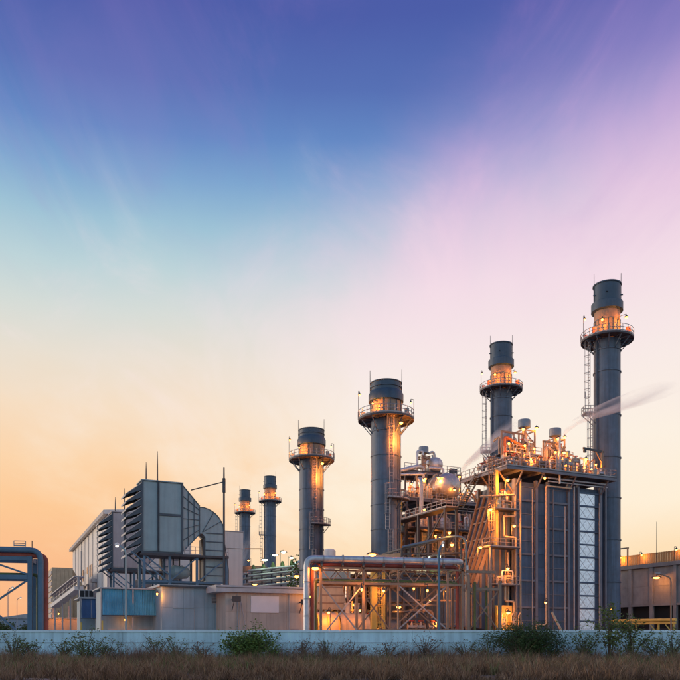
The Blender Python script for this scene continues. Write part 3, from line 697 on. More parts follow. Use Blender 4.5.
def boiler(loc, label, foil=True):
    t = thing('boiler', label, 'boiler', loc, RZ, 'heat recovery boilers')
    MB().box(.12, 16.4, .12, 8.5, 0, 23.0).build('core', 'casing', t, False)
    cols = [(-.15, .42), (3.5, .42), (5.6, .36), (9.4, .42), (11.2, .34), (15.5, .4), (16.45, .3)]
    for x, w in cols: pbar('column', (x, -.12, 0), (x, -.12, 23.3), w, .46, 'casing_steel', t)
    bays = [(.1, 3.26, 'casing', 0), (3.74, 5.4, 'casing', .12), (5.8, 9.16, 'casing', 0), (9.64, 11.0, 'casing', .12)]
    for z0, z1 in zip(ROWS, ROWS[1:]):
        for x0, x1, m, rec in bays: pbox('casing_panel', x0, x1, rec-.05, rec+.1, z0+.06, z1-.06, m, t)
    for i, z in enumerate(ROWS[1:]):
        maj = i % 2 == 0
        for x0, x1 in ((.07, 3.28), (5.79, 9.18)): pbox('stiffener', x0, x1, -.30 if maj else -.13, -.052, z-(.13 if maj else .05), z+(.13 if maj else .05), 'casing_steel', t)
        pbox('stiffener', 11.38, 15.28, -.28 if maj else -.16, -.10, z-.12, z+.12, 'casing', t)
    for z0, z1 in zip(ROWS, ROWS[1:]):            # quilted bright cladding strip
        b = MB().box(11.42, 14.45, -.10, .1, z0+.1, z1-.1)
        n = 4
        p = b.build('foil_panel', 'quilted_foil' if foil else 'casing', t, False)
        if foil:
            c = MB(); w = 3.03/2; zz0, zz1 = z0+.16, z1-.16
            for k in range(2):
                xa = 11.42+w*k; c.bar((xa+.05, -.115, zz0), (xa+w-.05, -.11, zz1), .035, .035); c.bar((xa+.05, -.112, zz1), (xa+w-.05, -.112, zz0), .035, .035)
            c.build('cross_quilting', 'silver_pipe', p, False)
        pbox('casing_panel', 14.5, 15.28, -.04, .1, z0+.06, z1-.06, 'casing', t)
    # end face panels and columns (inlet end)
    for y in (.1, 2.9, 5.7, 8.4): pbar('column', (-.12, y, 0), (-.12, y, 23.3), .46, .4, 'casing_steel', t)
    for z0, z1 in zip(ROWS, ROWS[1:]):
        for y0, y1 in ((.35, 2.65), (3.15, 5.45), (5.95, 8.15)): pbox('casing_panel', -.02, .1, y0, y1, z0+.06, z1-.06, 'casing', t)
    # tapering inlet duct
    A = [(-.36, .7, 1.6), (-.36, 7.8, 1.6), (-.36, 7.8, 21.6), (-.36, .7, 21.6)]
    B = [(-5.2, 1.9, 2.6), (-5.2, 6.6, 2.6), (-5.2, 6.6, 8.6), (-5.2, 1.9, 8.6)]
    b = MB(); b.v = A+B; b.f = [(0,1,5,4), (1,2,6,5), (2,3,7,6), (3,0,4,7), (0,3,2,1), (4,5,6,7)]
    du = b.build('inlet_duct', 'casing', t, False)
    for q in (0, .2, .4, .6, .8, 1):
        pa = Vector(A[3]).lerp(Vector(A[2]), q); pb = Vector(B[3]).lerp(Vector(B[2]), q)
        pbar('roof_rib', pa+Vector((-.1, 0, .16)), pb+Vector((-.1, 0, .16)), .2, .5, 'rack_steel', du)
    for s in (.12, .3, .5, .7, .88):
        lo = Vector(A[0]).lerp(Vector(B[0]), s); hi = Vector(A[3]).lerp(Vector(B[3]), s); hr = Vector(A[2]).lerp(Vector(B[2]), s)
        pbar('side_rib', lo+Vector((0,-.1,0)), hi+Vector((0,-.1,0)), .22, .2, 'rack_steel', du)
        pbar('cross_rib', hi+Vector((-.08,0,.12)), hr+Vector((-.08,0,.12)), .2, .22, 'rack_steel', du)
    pbox('low_duct', -15.5, -5.25, 2.3, 6.2, 2.7, 8.5, 'casing', t)
    for x in (-14.8, -13, -11.2, -9.4, -7.6, -5.8): pbox('duct_flange', x-.1, x+.1, 2.15, 6.35, 2.55, 8.65, 'rack_steel', t)
    # side walkway half way up the inlet end
    wk = pbox('walkway', -5.4, -.4, -1.6, .4, 13.4, 13.55, 'deck_steel', t)
    rw = railing(t, [(-.4, -1.55, 13.55), (-5.35, -1.55, 13.55), (-5.35, .3, 13.55)], name='walkway_railing')
    for x in (-5.2, -.9): pbar('walkway_post', (x, -1.4, 0), (x, -1.4, 13.4), .22, .22, 'casing_steel', t)
    for zz in (8.3, 18.6):
        pbox('walkway', -4.4, -.4, -1.5, .3, zz, zz+.14, 'deck_steel', t); railing(t, [(-.4, -1.45, zz+.14), (-4.35, -1.45, zz+.14), (-4.35, .25, zz+.14)], name='walkway_railing')
        clutter(t, -4.0, -.7, -1.2, -.3, zz+.14, 7, int(zz*10))
    # top deck
    pbox('deck', -2.9, 16.9, -2.0, 9.0, ZD-.14, ZD, 'deck_steel', t)
    for y in (-1.93, 8.93): pbox('deck_beam', -2.92, 16.92, y-.09, y+.09, ZD-.5, ZD-.15, 'casing_steel', t)
    for x in (-2.83, -.2, 3.5, 9.4, 16.83): pbox('deck_beam', x-.09, x+.09, -1.83, 8.83, ZD-.52, ZD-.16, 'casing_steel', t)
    for x in (-.15, 3.5, 9.4, 15.5): pbar('deck_bracket', (x, -1.8, ZD-.5), (x, -.3, ZD-2.4), .16, .16, 'casing_steel', t)
    for y in (.1, 4, 8.4): pbar('deck_bracket', (-2.7, y, ZD-.5), (-.3, y, ZD-3.2), .18, .18, 'rack_steel', t)
    railing(t, [(-2.85, 8.95, ZD), (-2.85, -1.95, ZD), (16.85, -1.95, ZD), (16.85, 8.95, ZD)], name='deck_railing', r=.045, step=1.1)
    # pipework on the long side
    for z, r in ((23.75, .13), (23.3, .10)): ptube('header_pipe', [(5.2, -.75, z), (16.3, -.75, z)], r, 'silver_pipe', t)
    ptube('drain_pipe', [(.45, -.6, 23.2), (.45, -.6, .5)], .13, 'cream_paint', t)
    ptube('drain_pipe', [(9.5, -.8, 22.6), (4.75, -.8, 22.6), (4.75, -.8, 3.0), (3.0, -.8, 3.0), (3.0, -.8, .2)], .11, 'cream_paint', t, .3)
    ptube('drain_pipe', [(6.3, -.55, 22.2), (6.3, -.55, 1.0)], .12, 'casing_steel', t)
    for x_, z_, r_ in ((2.6, 22.0, .08), (8.5, 20.0, .09), (10.2, 23.0, .12), (15.0, 21.0, .09)): ptube('drain_pipe', [(x_, -.5, z_), (x_, -.5, .6)], r_, 'grey_steel', t)
    ptube('vent_pipe', [(6.9, -1.2, 23.0), (6.9, -1.2, 29.6)], .15, 'silver_pipe', t)
    # zigzag pipe at the inlet corner
    ptube('feed_pipe', [(-6.5, -.9, 20.2), (-.7, -.9, 20.9), (-.7, -.9, 17.9), (-2.6, -.9, 17.9), (-2.6, -.9, 15.0), (-.6, -.9, 15.0), (-.6, -.9, 9.6), (-2.4, -.9, 9.6), (-2.4, -.9, 6.2), (-.9, -.9, 6.2), (-.9, -.9, 1.2)], .15, 'cream_paint', t, .35)
    ptube('feed_pipe', [(-1.5, -.4, 1.0), (-1.5, -.4, 13.0)], .1, 'cream_paint', t)
    pbar('yellow_column', (-3.6, -.5, 13.6), (-3.6, -.5, ZD-.5), .42, .42, 'yellow_paint', t)
    ladder(t, (-4.6, -.8, 13.5), (-4.6, -.8, ZD+1.1), (-.3, -1, 0), .6, cage=True, m='rack_steel', r=.05)
    return t
O1 = Vector((24.4, 103.1, 0)); O2 = O1+V*ROW
b1 = boiler(O1, 'slab-sided blue-grey boiler with a bright quilted strip and lamp-lit pipes on top')
b2 = copy_tree(b1); b2.location = O2; b2['label'] = 'farther boiler carrying the big silver drum, behind the thick stack'
for o in list(b2.children):
    if o.name.startswith('foil_panel'):
        for c in list(o.children): bpy.data.objects.remove(c)
# --- fittings on the near boiler
clutter(b1, -2.2, 16.0, -1.4, 7.5, ZD, 210, 5)
for x0_, x1_, z_, n_, s_ in ((-1.0, 5.2, 2.6, 26, 71), (7.0, 11.0, 2.6, 22, 72)):
    pbox('upper_grating', x0_, x1_, .6, 3.6, ZD+z_-.06, ZD+z_, 'deck_steel', b1); railing(b1, [(x0_, .62, ZD+z_), (x1_, .62, ZD+z_)], name='upper_railing', r=.045)
    for x_ in (x0_, x1_): pbar('upper_post', (x_, .7, ZD), (x_, .7, ZD+z_), .16, .16, 'rack_steel', b1)
    clutter(b1, x0_+.2, x1_-.2, .8, 3.4, ZD+z_, n_, s_)
for x, y in ((-1.2, 1), (.8, 5.5), (8, 0), (12.4, 1.5)):
    ptube('vent_pipe', [(x, y, ZD), (x, y, ZD+3.4)], .12, 'steam_pipe', b1)
ptube('steam_line', [(-2, 4, ZD+.6), (3, 4, ZD+.9), (14, 4, ZD+.9), (14, 6, ZD+.5)], .32, 'silver_pipe', b1, .7, 14)
MB().tube([(-.6, 5.4, ZD+1.5), (-.2, 5.4, ZD+1.5), (12.5, 5.4, ZD+1.5), (12.9, 5.4, ZD+1.5)], [.35, .8, .8, .35], 20).build('steam_drum', 'silver_pipe', b1)
for (x, y, z, p) in ((-2.0, -1.2, ZD+3.2, 360), (1.2, -.6, ZD+3.4, 400), (3.2, .6, ZD+2.0, 480), (6.5, -.8, ZD+3.0, 380), (9.2, -.2, ZD+2.2, 400), (12.3, -.6, ZD+2.6, 380), (14.8, 0, ZD+2.2, 320), (5.0, 3.2, ZD+5.2, 240), (10.6, 2.0, ZD+4.6, 220)):
    lamp(b1, (x, y, z), p, r=.17, post=(x+.25, y+.1, ZD))
for (x, y, z, p) in ((-2.6, -1.7, 22.6, 1500), (-1.9, -2.2, 16.4, 800), (-3.2, -2.6, 4.6, 700), (-5.6, -1.9, 18.4, 1500), (-6.6, -1.0, 13.4, 900), (-2.8, -2.0, 10.6, 500)):
    lamp(b1, (x, y, z), p, r=.20, post=(x+.05, y+.6, z-1.2))
lamp(b1, (3.0, -2.6, 23.2), 160, r=.16, post=(3.0, -2.0, ZD-.5))
lamp(b1, (1.8, -4.2, 6.0), 170, r=.14, post=(1.8, -4.6, 0))
lamp(b1, (13.2, -4.6, 5.4), 170, r=.14, post=(13.2, -5.0, 0))
# a lit gauge cabin low at the inlet corner
cab = thing('gauge_cabin', 'small lamp-lit yellow gauge cabin at the foot of the boiler duct', 'cabin', O1+U*(-2.9)+V*(-1.6), RZ)
pbox('wall', -1.0, 1.6, .6, 1.0, .2, 5.6, 'yellow_paint', cab); pbox('base', -1.4, 2.6, -.4, .9, 2.0, 2.25, 'rack_steel', cab)
for x in (-.6, .2, 1.0, 2.2): ptube('pipe', [(x, 0, 0), (x, 0, 4.2), (x+.4, .1, 4.6)], .08, 'cream_paint', cab, .2)
railing(cab, [(-1.4, -.38, 2.25), (2.6, -.38, 2.25)], 1.1, 'yellow_paint')
for x in (-.2, 1.4): pbox('gauge_panel', x, x+.6, .2, .35, 2.9, 3.9, 'grey_steel', cab)

def silencer(base, w, h, label, m='rack_steel', top=1.5):
    t = thing('vent_silencer', label, 'vent silencer', base, RZ, 'vent silencers on the boiler decks')
    for x in (-w, w):
        for y in (-w, w): pbar('leg', (x, y, 0), (x, y, h-1.6), .18, .18, m, t)
    for z in (h*.3, h*.55, h-1.75):
        for a, b in (((-w,-w),(w,-w)), ((w,-w),(w,w)), ((w,w),(-w,w)), ((-w,w),(-w,-w))): pbar('crossbar', (*a, z), (*b, z), .13, .16, m, t)
    pbar('brace', (-w, -w, h*.3), (w, -w, h*.55), .09, .09, m, t); pbar('brace', (w, -w, h*.55), (-w, -w, h-1.75), .09, .09, m, t)
    MB().lathe([(.02, h-1.5), (.32, h-1.5), (.42, h-1.2), (.7, h-1.15), (.7, h-1.0)], 20).build('neck', m, t)
    MB().lathe([(.6, h-1.2), (.88, h-1.12), (.88, h-.12), (.84, h), (.02, h)], 28).build('drum', 'vent_grey', t)
    MB().lathe([(.3, .2), (.45, .6), (.45, h-2.2), (.28, h-1.5)], 18).build('body', 'steam_pipe', t)
    ptube('drain', [(w*.9, -w, .1), (w*.9, -w, h*.5), (.4, -.2, h*.55)], .07, 'cream_paint', t, .2)
    return t
s = silencer(O1+U*3.6+V*2.5+Vector((0,0,ZD)), 1.05, 8.0, 'taller vent silencer in a lit frame on the near boiler deck')
lamp(s, (-1.3, -1.4, 6.2), 110, r=.2); lamp(s, (1.0, -1.5, 6.6), 110, r=.2); lamp(s, (.4, -1.7, 3.6), 160, r=.2)
s = silencer(O1+U*9.3+V*2.5+Vector((0,0,ZD)), .95, 7.4, 'shorter vent silencer breathing steam on the near boiler deck')
lamp(s, (-.6, -1.4, 5.6), 110, r=.2); lamp(s, (.5, -1.5, 5.9), 110, r=.2); lamp(s, (.3, -1.6, 3.6), 150, r=.2)
for x0, x1, hh, lb in ((-1.4, 1.6, 5.4, 'orange pipe portal left of the taller vent silencer'), (6.0, 7.9, 4.8, 'plain pipe portal left of the shorter vent silencer')):
    t = thing('pipe_portal', lb, 'pipe frame', O1+V*1.2+Vector((0,0,ZD)), RZ, 'pipe portals on the boiler deck')
    for x in (x0, x1): pbar('leg', (x, 0, 0), (x, 0, hh), .2, .2, 'rack_steel', t)
    pbar('lintel', (x0-.1, 0, hh+.1), (x1+1.0, 0, hh+.1), .22, .24, 'rack_steel', t)
    ptube('pipe', [(x0+.4, -.2, 0), (x0+.4, -.2, hh-.6), (x1+.8, -.2, hh-1.8)], .2, 'orange_paint' if x0 < 0 else 'steam_pipe', t, .4)
t = thing('jib_hoist', 'small jib hoist arm on the near boiler deck by the tallest stack', 'hoist', O1+U*15.6+V*(-.4)+Vector((0,0,ZD)), RZ)
pbar('mast', (0,0,0), (0,0,4.2), .26, .26, 'rack_steel', t); pbar('jib', (-3.6, 0, 4.2), (.3, 0, 4.0), .22, .3, 'dark_steel', t); pbar('knee', (-1.3, 0, 4.1), (0, 0, 2.4), .16, .16, 'rack_steel', t)
pbox('hoist_block', -3.5, -3.1, -.15, .15, 3.6, 4.0, 'dark_steel', t)

# --- fittings on the farther boiler: drum, upper deck, tank
clutter(b2, -2.2, 3.2, -1.2, 7.0, ZD, 36, 9); clutter(b2, 9.0, 15.0, -1.2, 7.0, ZD, 40, 19)
t = thing('steam_drum', 'big silver drum with a domed end on the farther boiler deck', 'drum', O2+U*5.5+V*(-2.0)+Vector((0,0,ZD+.4)), RZ); t.scale = (1.02, 1.0, 1.02)
pr = [(.02, -1.15), (.6, -1.08), (1.25, -.8), (1.8, -.3), (2.12, .35), (2.22, 1.0), (2.22, 7.5), (1.7, 8.4), (.02, 8.9)]
MB().lathe(pr, 40).build('shell', 'silver', t, loc=(0, .2, 2.25)).rotation_euler = (R(-90), 0, 0)
for y in (1.5, 5.5):
    MB().prism([(-1.7, -.35), (1.7, -.35), (1.9, 1.6), (-1.9, 1.6)], y-.15, y+.15).build('saddle', 'casing_steel', t, False)
for y in (1.2, 3.2, 5.2): MB().lathe([(2.2, y), (2.28, y), (2.28, y+.16), (2.2, y+.16)], 40, ).build('band', 'silver_pipe', t, loc=(0, .2, 2.25)).rotation_euler = (R(-90), 0, 0)
for k in range(10):
    a_ = 2*math.pi*k/10; MB().tube([((r_+.01)*math.cos(a_), (r_+.01)*math.sin(a_), z_-.01) for r_, z_ in pr[1:7]], .028, 5).build('seam', 'silver_pipe', t, loc=(0, .2, 2.25)).rotation_euler = (R(-90), 0, 0)
MB().lathe([(.01, -1.2), (.42, -1.2), (.42, -1.0)], 20).build('manhole', 'silver_pipe', t, loc=(0, .2, 2.25)).rotation_euler = (R(-90), 0, 0)
ptube('nozzle', [(0, 2.5, 4.2), (0, 2.5, 5.6), (-2.5, 3.0, 5.6)], .22, 'silver_pipe', t, .5)
ud = thing('upper_platform', 'steel platform standing over the silver drum and carrying the bluish tank', 'platform', O2+Vector((0,0,ZD)), RZ)
pbox('deck', -1.2, 10.6, 2.4, 8.4, 5.6, 5.75, 'deck_steel', ud)
for y in (2.5, 8.3): pbox('beam', -1.25, 10.65, y-.1, y+.1, 5.2, 5.58, 'casing_steel', ud)
for x in (-1, 1.3, 3.4, 8.4, 10.4):
    for y in (2.5, 8.3): pbar('column', (x, y, 0), (x, y, 5.2), .24, .24, 'deck_steel', ud)
pbar('brace', (-1, 2.5, .2), (1.3, 2.5, 5.1), .12, .12, 'casing_steel', ud); pbar('brace', (3.4, 2.5, .2), (1.3, 2.5, 5.1), .12, .12, 'casing_steel', ud)
railing(ud, [(6.2, 2.5, 5.75), (10.5, 2.5, 5.75), (10.5, 8.3, 5.75)], 1.4, r=.05); railing(ud, [(-1.1, 2.5, 5.75), (1.5, 2.5, 5.75)], 1.2, r=.05)
ptube('steam_line', [(-4.5, 1.2, 4.6), (1.5, 2.4, 6.5), (3.0, 3.2, 6.5), (3.0, 3.2, 5.8)], .36, 'silver_pipe', ud, .6, 14)
ptube('steam_line', [(-3.8, .6, 4.2), (2.2, 1.6, 5.0), (2.2, 1.6, 0)], .24, 'silver_pipe', ud, .5, 12)
ptube('vent_loop', [(1.7, 3, 5.75), (1.7, 3, 9.4), (2.9, 3, 9.4), (2.9, 3, 8.6)], .24, 'silver_pipe', ud, .7, 12)
ptube('vent_loop', [(4.4, 3.5, 9.3), (5.4, 3.5, 9.8), (5.8, 3.5, 8.4)], .22, 'silver_pipe', ud, .6, 12)
for x in (1.0, 2.2, 4.4): ptube('riser', [(x, 1.9, 0), (x, 1.9, 5.0), (x+.8, 2.2, 5.3)], .2, 'cream_paint', ud, .4)
clutter(ud, -.5, 5, -1.0, 2.0, 0, 16, 3)
pbox('switch_box', 8.6, 10.0, 2.8, 3.4, 5.75, 6.9, 'stack_cap', ud)
t = thing('deaerator_tank', 'bluish domed tank on the platform above the silver drum', 'tank', O2+U*6.0+V*3.2+Vector((0,0,ZD+5.75)), RZ)
MB().lathe([(.02, -.75), (.7, -.6), (1.2, -.2), (1.4, .4), (1.4, 3.6), (.9, 4.3), (.02, 4.5)], 32).build('shell', 'silver_pipe', t, loc=(0, .2, 1.75)).rotation_euler = (R(-90), 0, 0)
for y in (.8, 3): MB().prism([(-1.0, 0), (1.0, 0), (1.2, 1.0), (-1.2, 1.0)], y-.12, y+.12).build('saddle', 'casing_steel', t, False)
MB().lathe([(.25, 3.0), (.25, 3.6), (.32, 3.65), (.02, 3.7)], 12, (0, 1.5)).build('nozzle', 'silver_pipe', t)
s = silencer(O2+U*3.4+V*3.6+Vector((0,0,ZD+5.75)), .8, 4.6, 'dark-topped vent silencer beside the bluish tank')
for (x, y, z, p) in ((7.9, -1.0, 4.6, 400), (3.2, -1.6, 3.9, 420), (.4, -1.8, 3.4, 420), (-2.2, -1.6, 2.4, 350), (9.6, -.8, 2.4, 260), (5.0, -3.8, 1.6, 300)):
    lamp(ud, (x, y, z), p, r=.19, post=(x+.2, y+.2, 0) if y > -2 else None)
for (x, y, z, p) in ((-1.0, -2.0, 14.0, 600), (5.6, -2.2, 11.5, 600), (2.2, -2.2, 18.5, 500), (9.0, -2.2, 17.0, 500)):
    lamp(b2, (x, y, z), p, r=.18, post=(x, y+.9, z-.6))
fr = thing('boiler_steelwork', 'dense lamp-lit steel frame full of pipes under the silver drum', 'steel frame', O2+V*(-5.6), RZ)
fx = [-3.4, -.8, 1.8, 4.4, 7.0, 9.6]; fz = [5.2, 9.8, 14.4, 19.0]
for x in fx:
    for y in (0, 3.4): pbar('column', (x, y, 0), (x, y, 19.2 if x > 0 else 23.8), .26, .26, 'deck_steel', fr)
for z in fz:
    for y in (0, 3.4): pbar('beam', (fx[0], y-.02, z), (fx[-1], y-.02, z), .2, .3, 'deck_steel', fr)
    pbox('grating', fx[0], fx[-1], .1, 3.3, z+.16, z+.22, 'deck_steel', fr)
    railing(fr, [(fx[0], -.05, z+.2), (fx[-1], -.05, z+.2)], 1.1, r=.04)
for i, (xa, xb_) in enumerate(zip(fx, fx[1:])):
    za, zb_ = fz[i % 3], fz[i % 3+1]; pbar('brace', (xa, 0, za), (xb_, 0, zb_), .13, .13, 'casing_steel', fr); pbar('brace', (xa, 3.4, zb_), (xb_, 3.4, za), .13, .13, 'casing_steel', fr)
for z, n_, sd2 in ((5.42, 16, 31), (10.02, 18, 32), (14.62, 20, 33), (19.22, 14, 34)): clutter(fr, fx[0]+.3, fx[-1]-.3, .4, 3.0, z, n_, sd2)
for x, r_ in ((-2.4, .22), (.4, .3), (2.6, .16), (3.4, .16), (6.1, .26), (8.4, .2)): ptube('riser', [(x, 2.2, .3), (x, 2.2, 18.2), (x+.7, 2.6, 18.8), (x+.7, 3.2, 22.5)], r_, 'steam_pipe', fr, .5, 10)
for x, z in ((-2.2, 8.4), (.6, 17.6), (3.2, 12.8), (5.6, 17.4), (5.9, 8.2), (8.4, 13.0), (-2.4, 22.0), (-2.2, 13.2)): lamp(fr, (x, -.5, z), 260, r=.19, post=(x, 0, z-.6))

# stairs between the two decks
a = O1+U*(-3.0)+V*4.4+Vector((0,0,ZD)); bq = O1+U*(-3.3)+V*8.6+Vector((0,0,ZD-4.2))
t = thing('stair_flight', 'open steel stairs dropping from the near boiler deck towards the drum', 'stairs', a, 0)
d = bq-a; sd_ = d.cross(Vector((0,0,1))).normalized()*.5
for s_ in (-1, 1):
    pbar('stringer', sd_*s_, d+sd_*s_, .08, .3, 'dark_steel', t)
    ptube('handrail', [sd_*s_+Vector((0,0,1.0)), d+sd_*s_+Vector((0,0,1.0))], .05, 'grey_steel', t)
for k in range(1, 16):
    p = d*(k/16); pbar('tread', p-sd_*.95, p+sd_*.95, .3, .05, 'deck_steel', t)
# cross-walk and steelwork between the units
t = thing('link_bridge', 'dark steel bridge joining the near boiler duct to the farther boiler', 'bridge', O1+U*(-5.6)+V*9.0, RZ)
pbox('deck', -.2, 2.0, -.5, 15.5, 20.2, 20.4, 'dark_steel', t)
for x in (-.1, 1.9):
    for y in (0, 7.5, 15): pbar('column', (x, y, 0), (x, y, 20.2), .3, .3, 'deck_steel', t)
railing(t, [(-.15, 15.4, 20.4), (-.15, -.45, 20.4), (1.95, -.45, 20.4)], 1.1, r=.05)
for z in (6.5, 13.5):
    pbar('beam', (-.1, 0, z), (-.1, 15, z), .2, .3, 'deck_steel', t); pbar('beam', (-.1, 0, z), (1.9, 0, z), .2, .3, 'deck_steel', t)
pbar('brace', (-.1, 0, 6.7), (-.1, 7.5, 13.3), .14, .14, 'deck_steel', t); pbar('brace', (-.1, 7.5, 13.7), (-.1, 0, 20), .14, .14, 'deck_steel', t)
# silver loop pipe left of the drum
t = thing('loop_pipe', 'bright stepped pipe hanging down left of the silver drum', 'pipe', O2+U*(-1.2)+V*(-3.2), RZ)
ptube('pipe', [(1.6, 2.0, ZD+3.0), (.0, .6, ZD+3.2), (0, 0, ZD+2.6), (0, 0, 19.2), (1.5, 0, 19.2), (1.5, 0, 13.0)], .34, 'silver', t, .8, 14)
for z in (21, 16): pbar('hanger', (0 if z > 20 else 1.5, 0, z), (0 if z > 20 else 1.5, 2.6, z), .1, .1, 'dark_steel', t)

# ================================================================== CANOPY AND TURBINE AREA
q = sight(401, 634, 92)
t = thing('equipment_canopy', 'dark open canopy with an arched pipe edge in front of the farther boiler', 'canopy', (q.x, q.y, 0), 18)
cw = 9.2
for x, z in ((.1, 12.2), (1.2, 12.5), (3.6, 13.2), (5.1, 13.5), (8.3, 13.6)):
    for y in (0, 6): pbar('column', (x, y, 0), (x, y, z), .24, .24, 'dark_steel', t)
MB().hexa([(0, -.2, 12.2), (6.6, -.2, 13.8), (6.6, 6.3, 13.8), (0, 6.3, 12.2), (0, -.2, 12.4), (6.6, -.2, 14.0), (6.6, 6.3, 14.0), (0, 6.3, 12.4)]).build('roof', 'dark_steel', t, False)
ptube('arched_pipe', [(.0, -.4, 12.5), (6.6, -.4, 14.1), (8.8, -.4, 14.1), (8.8, -.4, 6.5)], .13, 'blue_steel', t, 1.4)
for z in (10.2, 11.6): pbar('rail', (.1, -.1, z), (8.3, -.1, z+.5), .1, .2, 'dark_steel', t)
pbox('back_wall', 0, 8.4, 6.1, 6.3, 0, 12, 'dark_steel', t)
for i in range(7): pbox('equipment_box', .4+i*1.1, 1.2+i*1.1, 1.5, 2.5, 9.4, 10.1+.3*(i % 3), 'cream_paint' if i < 4 else 'green_pipe', t)
pbox('mezzanine', .1, 8.3, .2, 6, 9.1, 9.35, 'deck_steel', t)
lamp(t, (3.9, .4, 11.4), 220, (.8, 1, .75), 'green_bulb', .18); lamp(t, (5.4, .4, 11.6), 260, (.8, 1, .75), 'green_bulb', .22)
lamp(t, (6.2, -.9, 14.5), 200, r=.2, post=(6.5, -.4, 14.1)); lamp(t, (6.2, -1.6, 12.9), 300, r=.3, post=(8.2, -.2, 12.6))
lamp(t, (2.0, .6, 7.5), 200, r=.15); lamp(t, (6.6, .6, 7.2), 200, r=.15); lamp(t, (4.2, -1.5, 3.2), 150, r=.15)
for i in range(6): pbar('inner_frame', (.8+i*1.4, 1.2, 0), (.8+i*1.4, 1.2, 9.1), .16, .16, 'deck_steel', t)
for z in (3, 6): pbar('inner_rail', (.2, 1.1, z), (8.2, 1.1, z), .12, .2, 'rack_steel', t)

TO = sight(318, 634, 88); TO.z = 0
t = thing('gas_turbine', 'cream turbine housing with a rounded yellow-lit end behind the pipe rack', 'turbine', TO, 18)
b = MB(); n = 16
prof = [(1.75*math.cos(R(a)), 1.75*math.sin(R(a))) for a in range(0, 181, 12)]
def arch(x0, x1, r, zc, y=1.5):
    b = MB(); k = len(prof); s_ = r/1.75
    for x in (x0, x1):
        b.v += [(x, y+c*s_, zc+z*s_) for c, z in prof]+[(x, y-r, .4), (x, y+r, .4)]
    m = k+2
    b.f = [tuple(range(m)), tuple(reversed(range(m, 2*m)))]+[(i, (i+1) % m, m+(i+1) % m, m+i) for i in range(m)]
    return b
arch(.0, 2.6, 1.75, 2.6).build('generator', 'cream_paint', t)
for x in (-.05, 1.2, 2.55): arch(x, x+.14, 1.85, 2.6).build('hoop', 'yellow_paint', t)
arch(2.9, 6.6, 1.55, 2.7).build('turbine_casing', 'cream_paint', t)
for x in (3.6, 4.8, 6.0): arch(x, x+.1, 1.62, 2.7).build('hoop', 'cream_paint', t)
pbox('skid', -.4, 7.4, -.6, 3.6, 0, .38, 'dark_steel', t)
for x in (4.2, 5.4): MB().lathe([(.35, 4.0), (.35, 5.3), (.42, 5.35), (.42, 5.5), (.02, 5.5)], 16, (x, 1.5)).build('vent', 'grey_steel', t)
lamp(t, (.9, -1.4, 4.3), 420, r=.2, post=(.9, -2.0, 0)); lamp(t, (4.8, -1.4, 4.6), 160, r=.13, post=(4.8, -1.8, 0))
t = thing('exhaust_box', 'tan ribbed exhaust box above the turbine housing', 'duct', TO+Vector((-.4, 4.6, 0)), 18)
MB().hexa([(0, 0, 4.8), (4.2, 0, 4.8), (4.2, 3, 4.8), (0, 3, 4.8), (.8, .2, 8.2), (3.4, .2, 8.2), (3.4, 2.8, 8.2), (.8, 2.8, 8.2)]).build('hopper', 'cream_paint', t, False)
for z in (5.6, 6.6, 7.6): pbox('rib', .1+(z-4.8)*.22, 4.1-(z-4.8)*.22, -.03+(z-4.8)*.05, .08+(z-4.8)*.05, z-.08, z+.08, 'rack_steel', t)
pbox('upper_box', .4, 4.6, .1, 3, 8.25, 9.6, 'filter_paint', t)
for x in (.2, 4.0): pbar('leg', (x, .2, 0), (x, .2, 4.8), .25, .25, 'rack_steel', t); pbar('leg', (x, 2.8, 0), (x, 2.8, 4.8), .25, .25, 'rack_steel', t)
q = sight(371, 634, 84)
t = thing('ladder_tower', 'lamp-lit yellow steel column with a caged ladder behind the pipe rack', 'tower', (q.x, q.y, 0), 18)
pbar('column', (.3, 0, 0), (.3, 0, 9.0), .6, .5, 'yellow_paint', t); pbar('column', (1.7, .4, 0), (1.7, .4, 9.0), .3, .3, 'yellow_paint', t)
ladder(t, (1.15, -.2, .3), (1.15, -.2, 8.8), (0, -1, 0), .5, m='yellow_paint', r=.04)
pbox('top_platform', -.2, 2.2, -.9, 1.2, 9.0, 9.15, 'deck_steel', t); railing(t, [(-.2, -.85, 9.15), (2.2, -.85, 9.15), (2.2, 1.15, 9.15)], 1.0, 'yellow_paint')
for z in (3, 6): pbar('tie', (.3, .0, z), (1.7, .4, z), .1, .14, 'yellow_paint', t)
lamp(t, (-.3, -1.2, 10.6), 420, r=.42, post=(-.2, -.85, 9.15)); lamp(t, (.9, -1.6, 6.6), 200, r=.13, post=(.9, -.9, 9.0))
q = sight(386, 634, 90)
t = thing('pump_skid', 'dark pump skid with a cream duct right of the yellow ladder column', 'machinery', (q.x, q.y, 0), 18)
pbox('base', 0, 7.6, 0, 3.2, 0, .4, 'dark_steel', t); pbox('upper_duct', .2, 4.0, .3, 2.6, 5.6, 7.0, 'deck_steel', t); pbox('cabinet', .2, 2.2, .5, 2.5, .42, 3.4, 'casing_steel', t)
for x in (2.9, 4.3, 5.7): MB().tube([(x, .6, 1.2), (x, 2.4, 1.2)], .62, 16).build('motor', 'dark_steel', t)
for x in (.3, 2.4, 4.8, 7.2): pbar('column', (x, .2, .4), (x, .2, 8.6), .22, .22, 'deck_steel', t)
for z in (3.6, 5.3, 8.6): pbar('beam', (.2, .2, z), (7.4, .2, z), .18, .24, 'deck_steel', t)
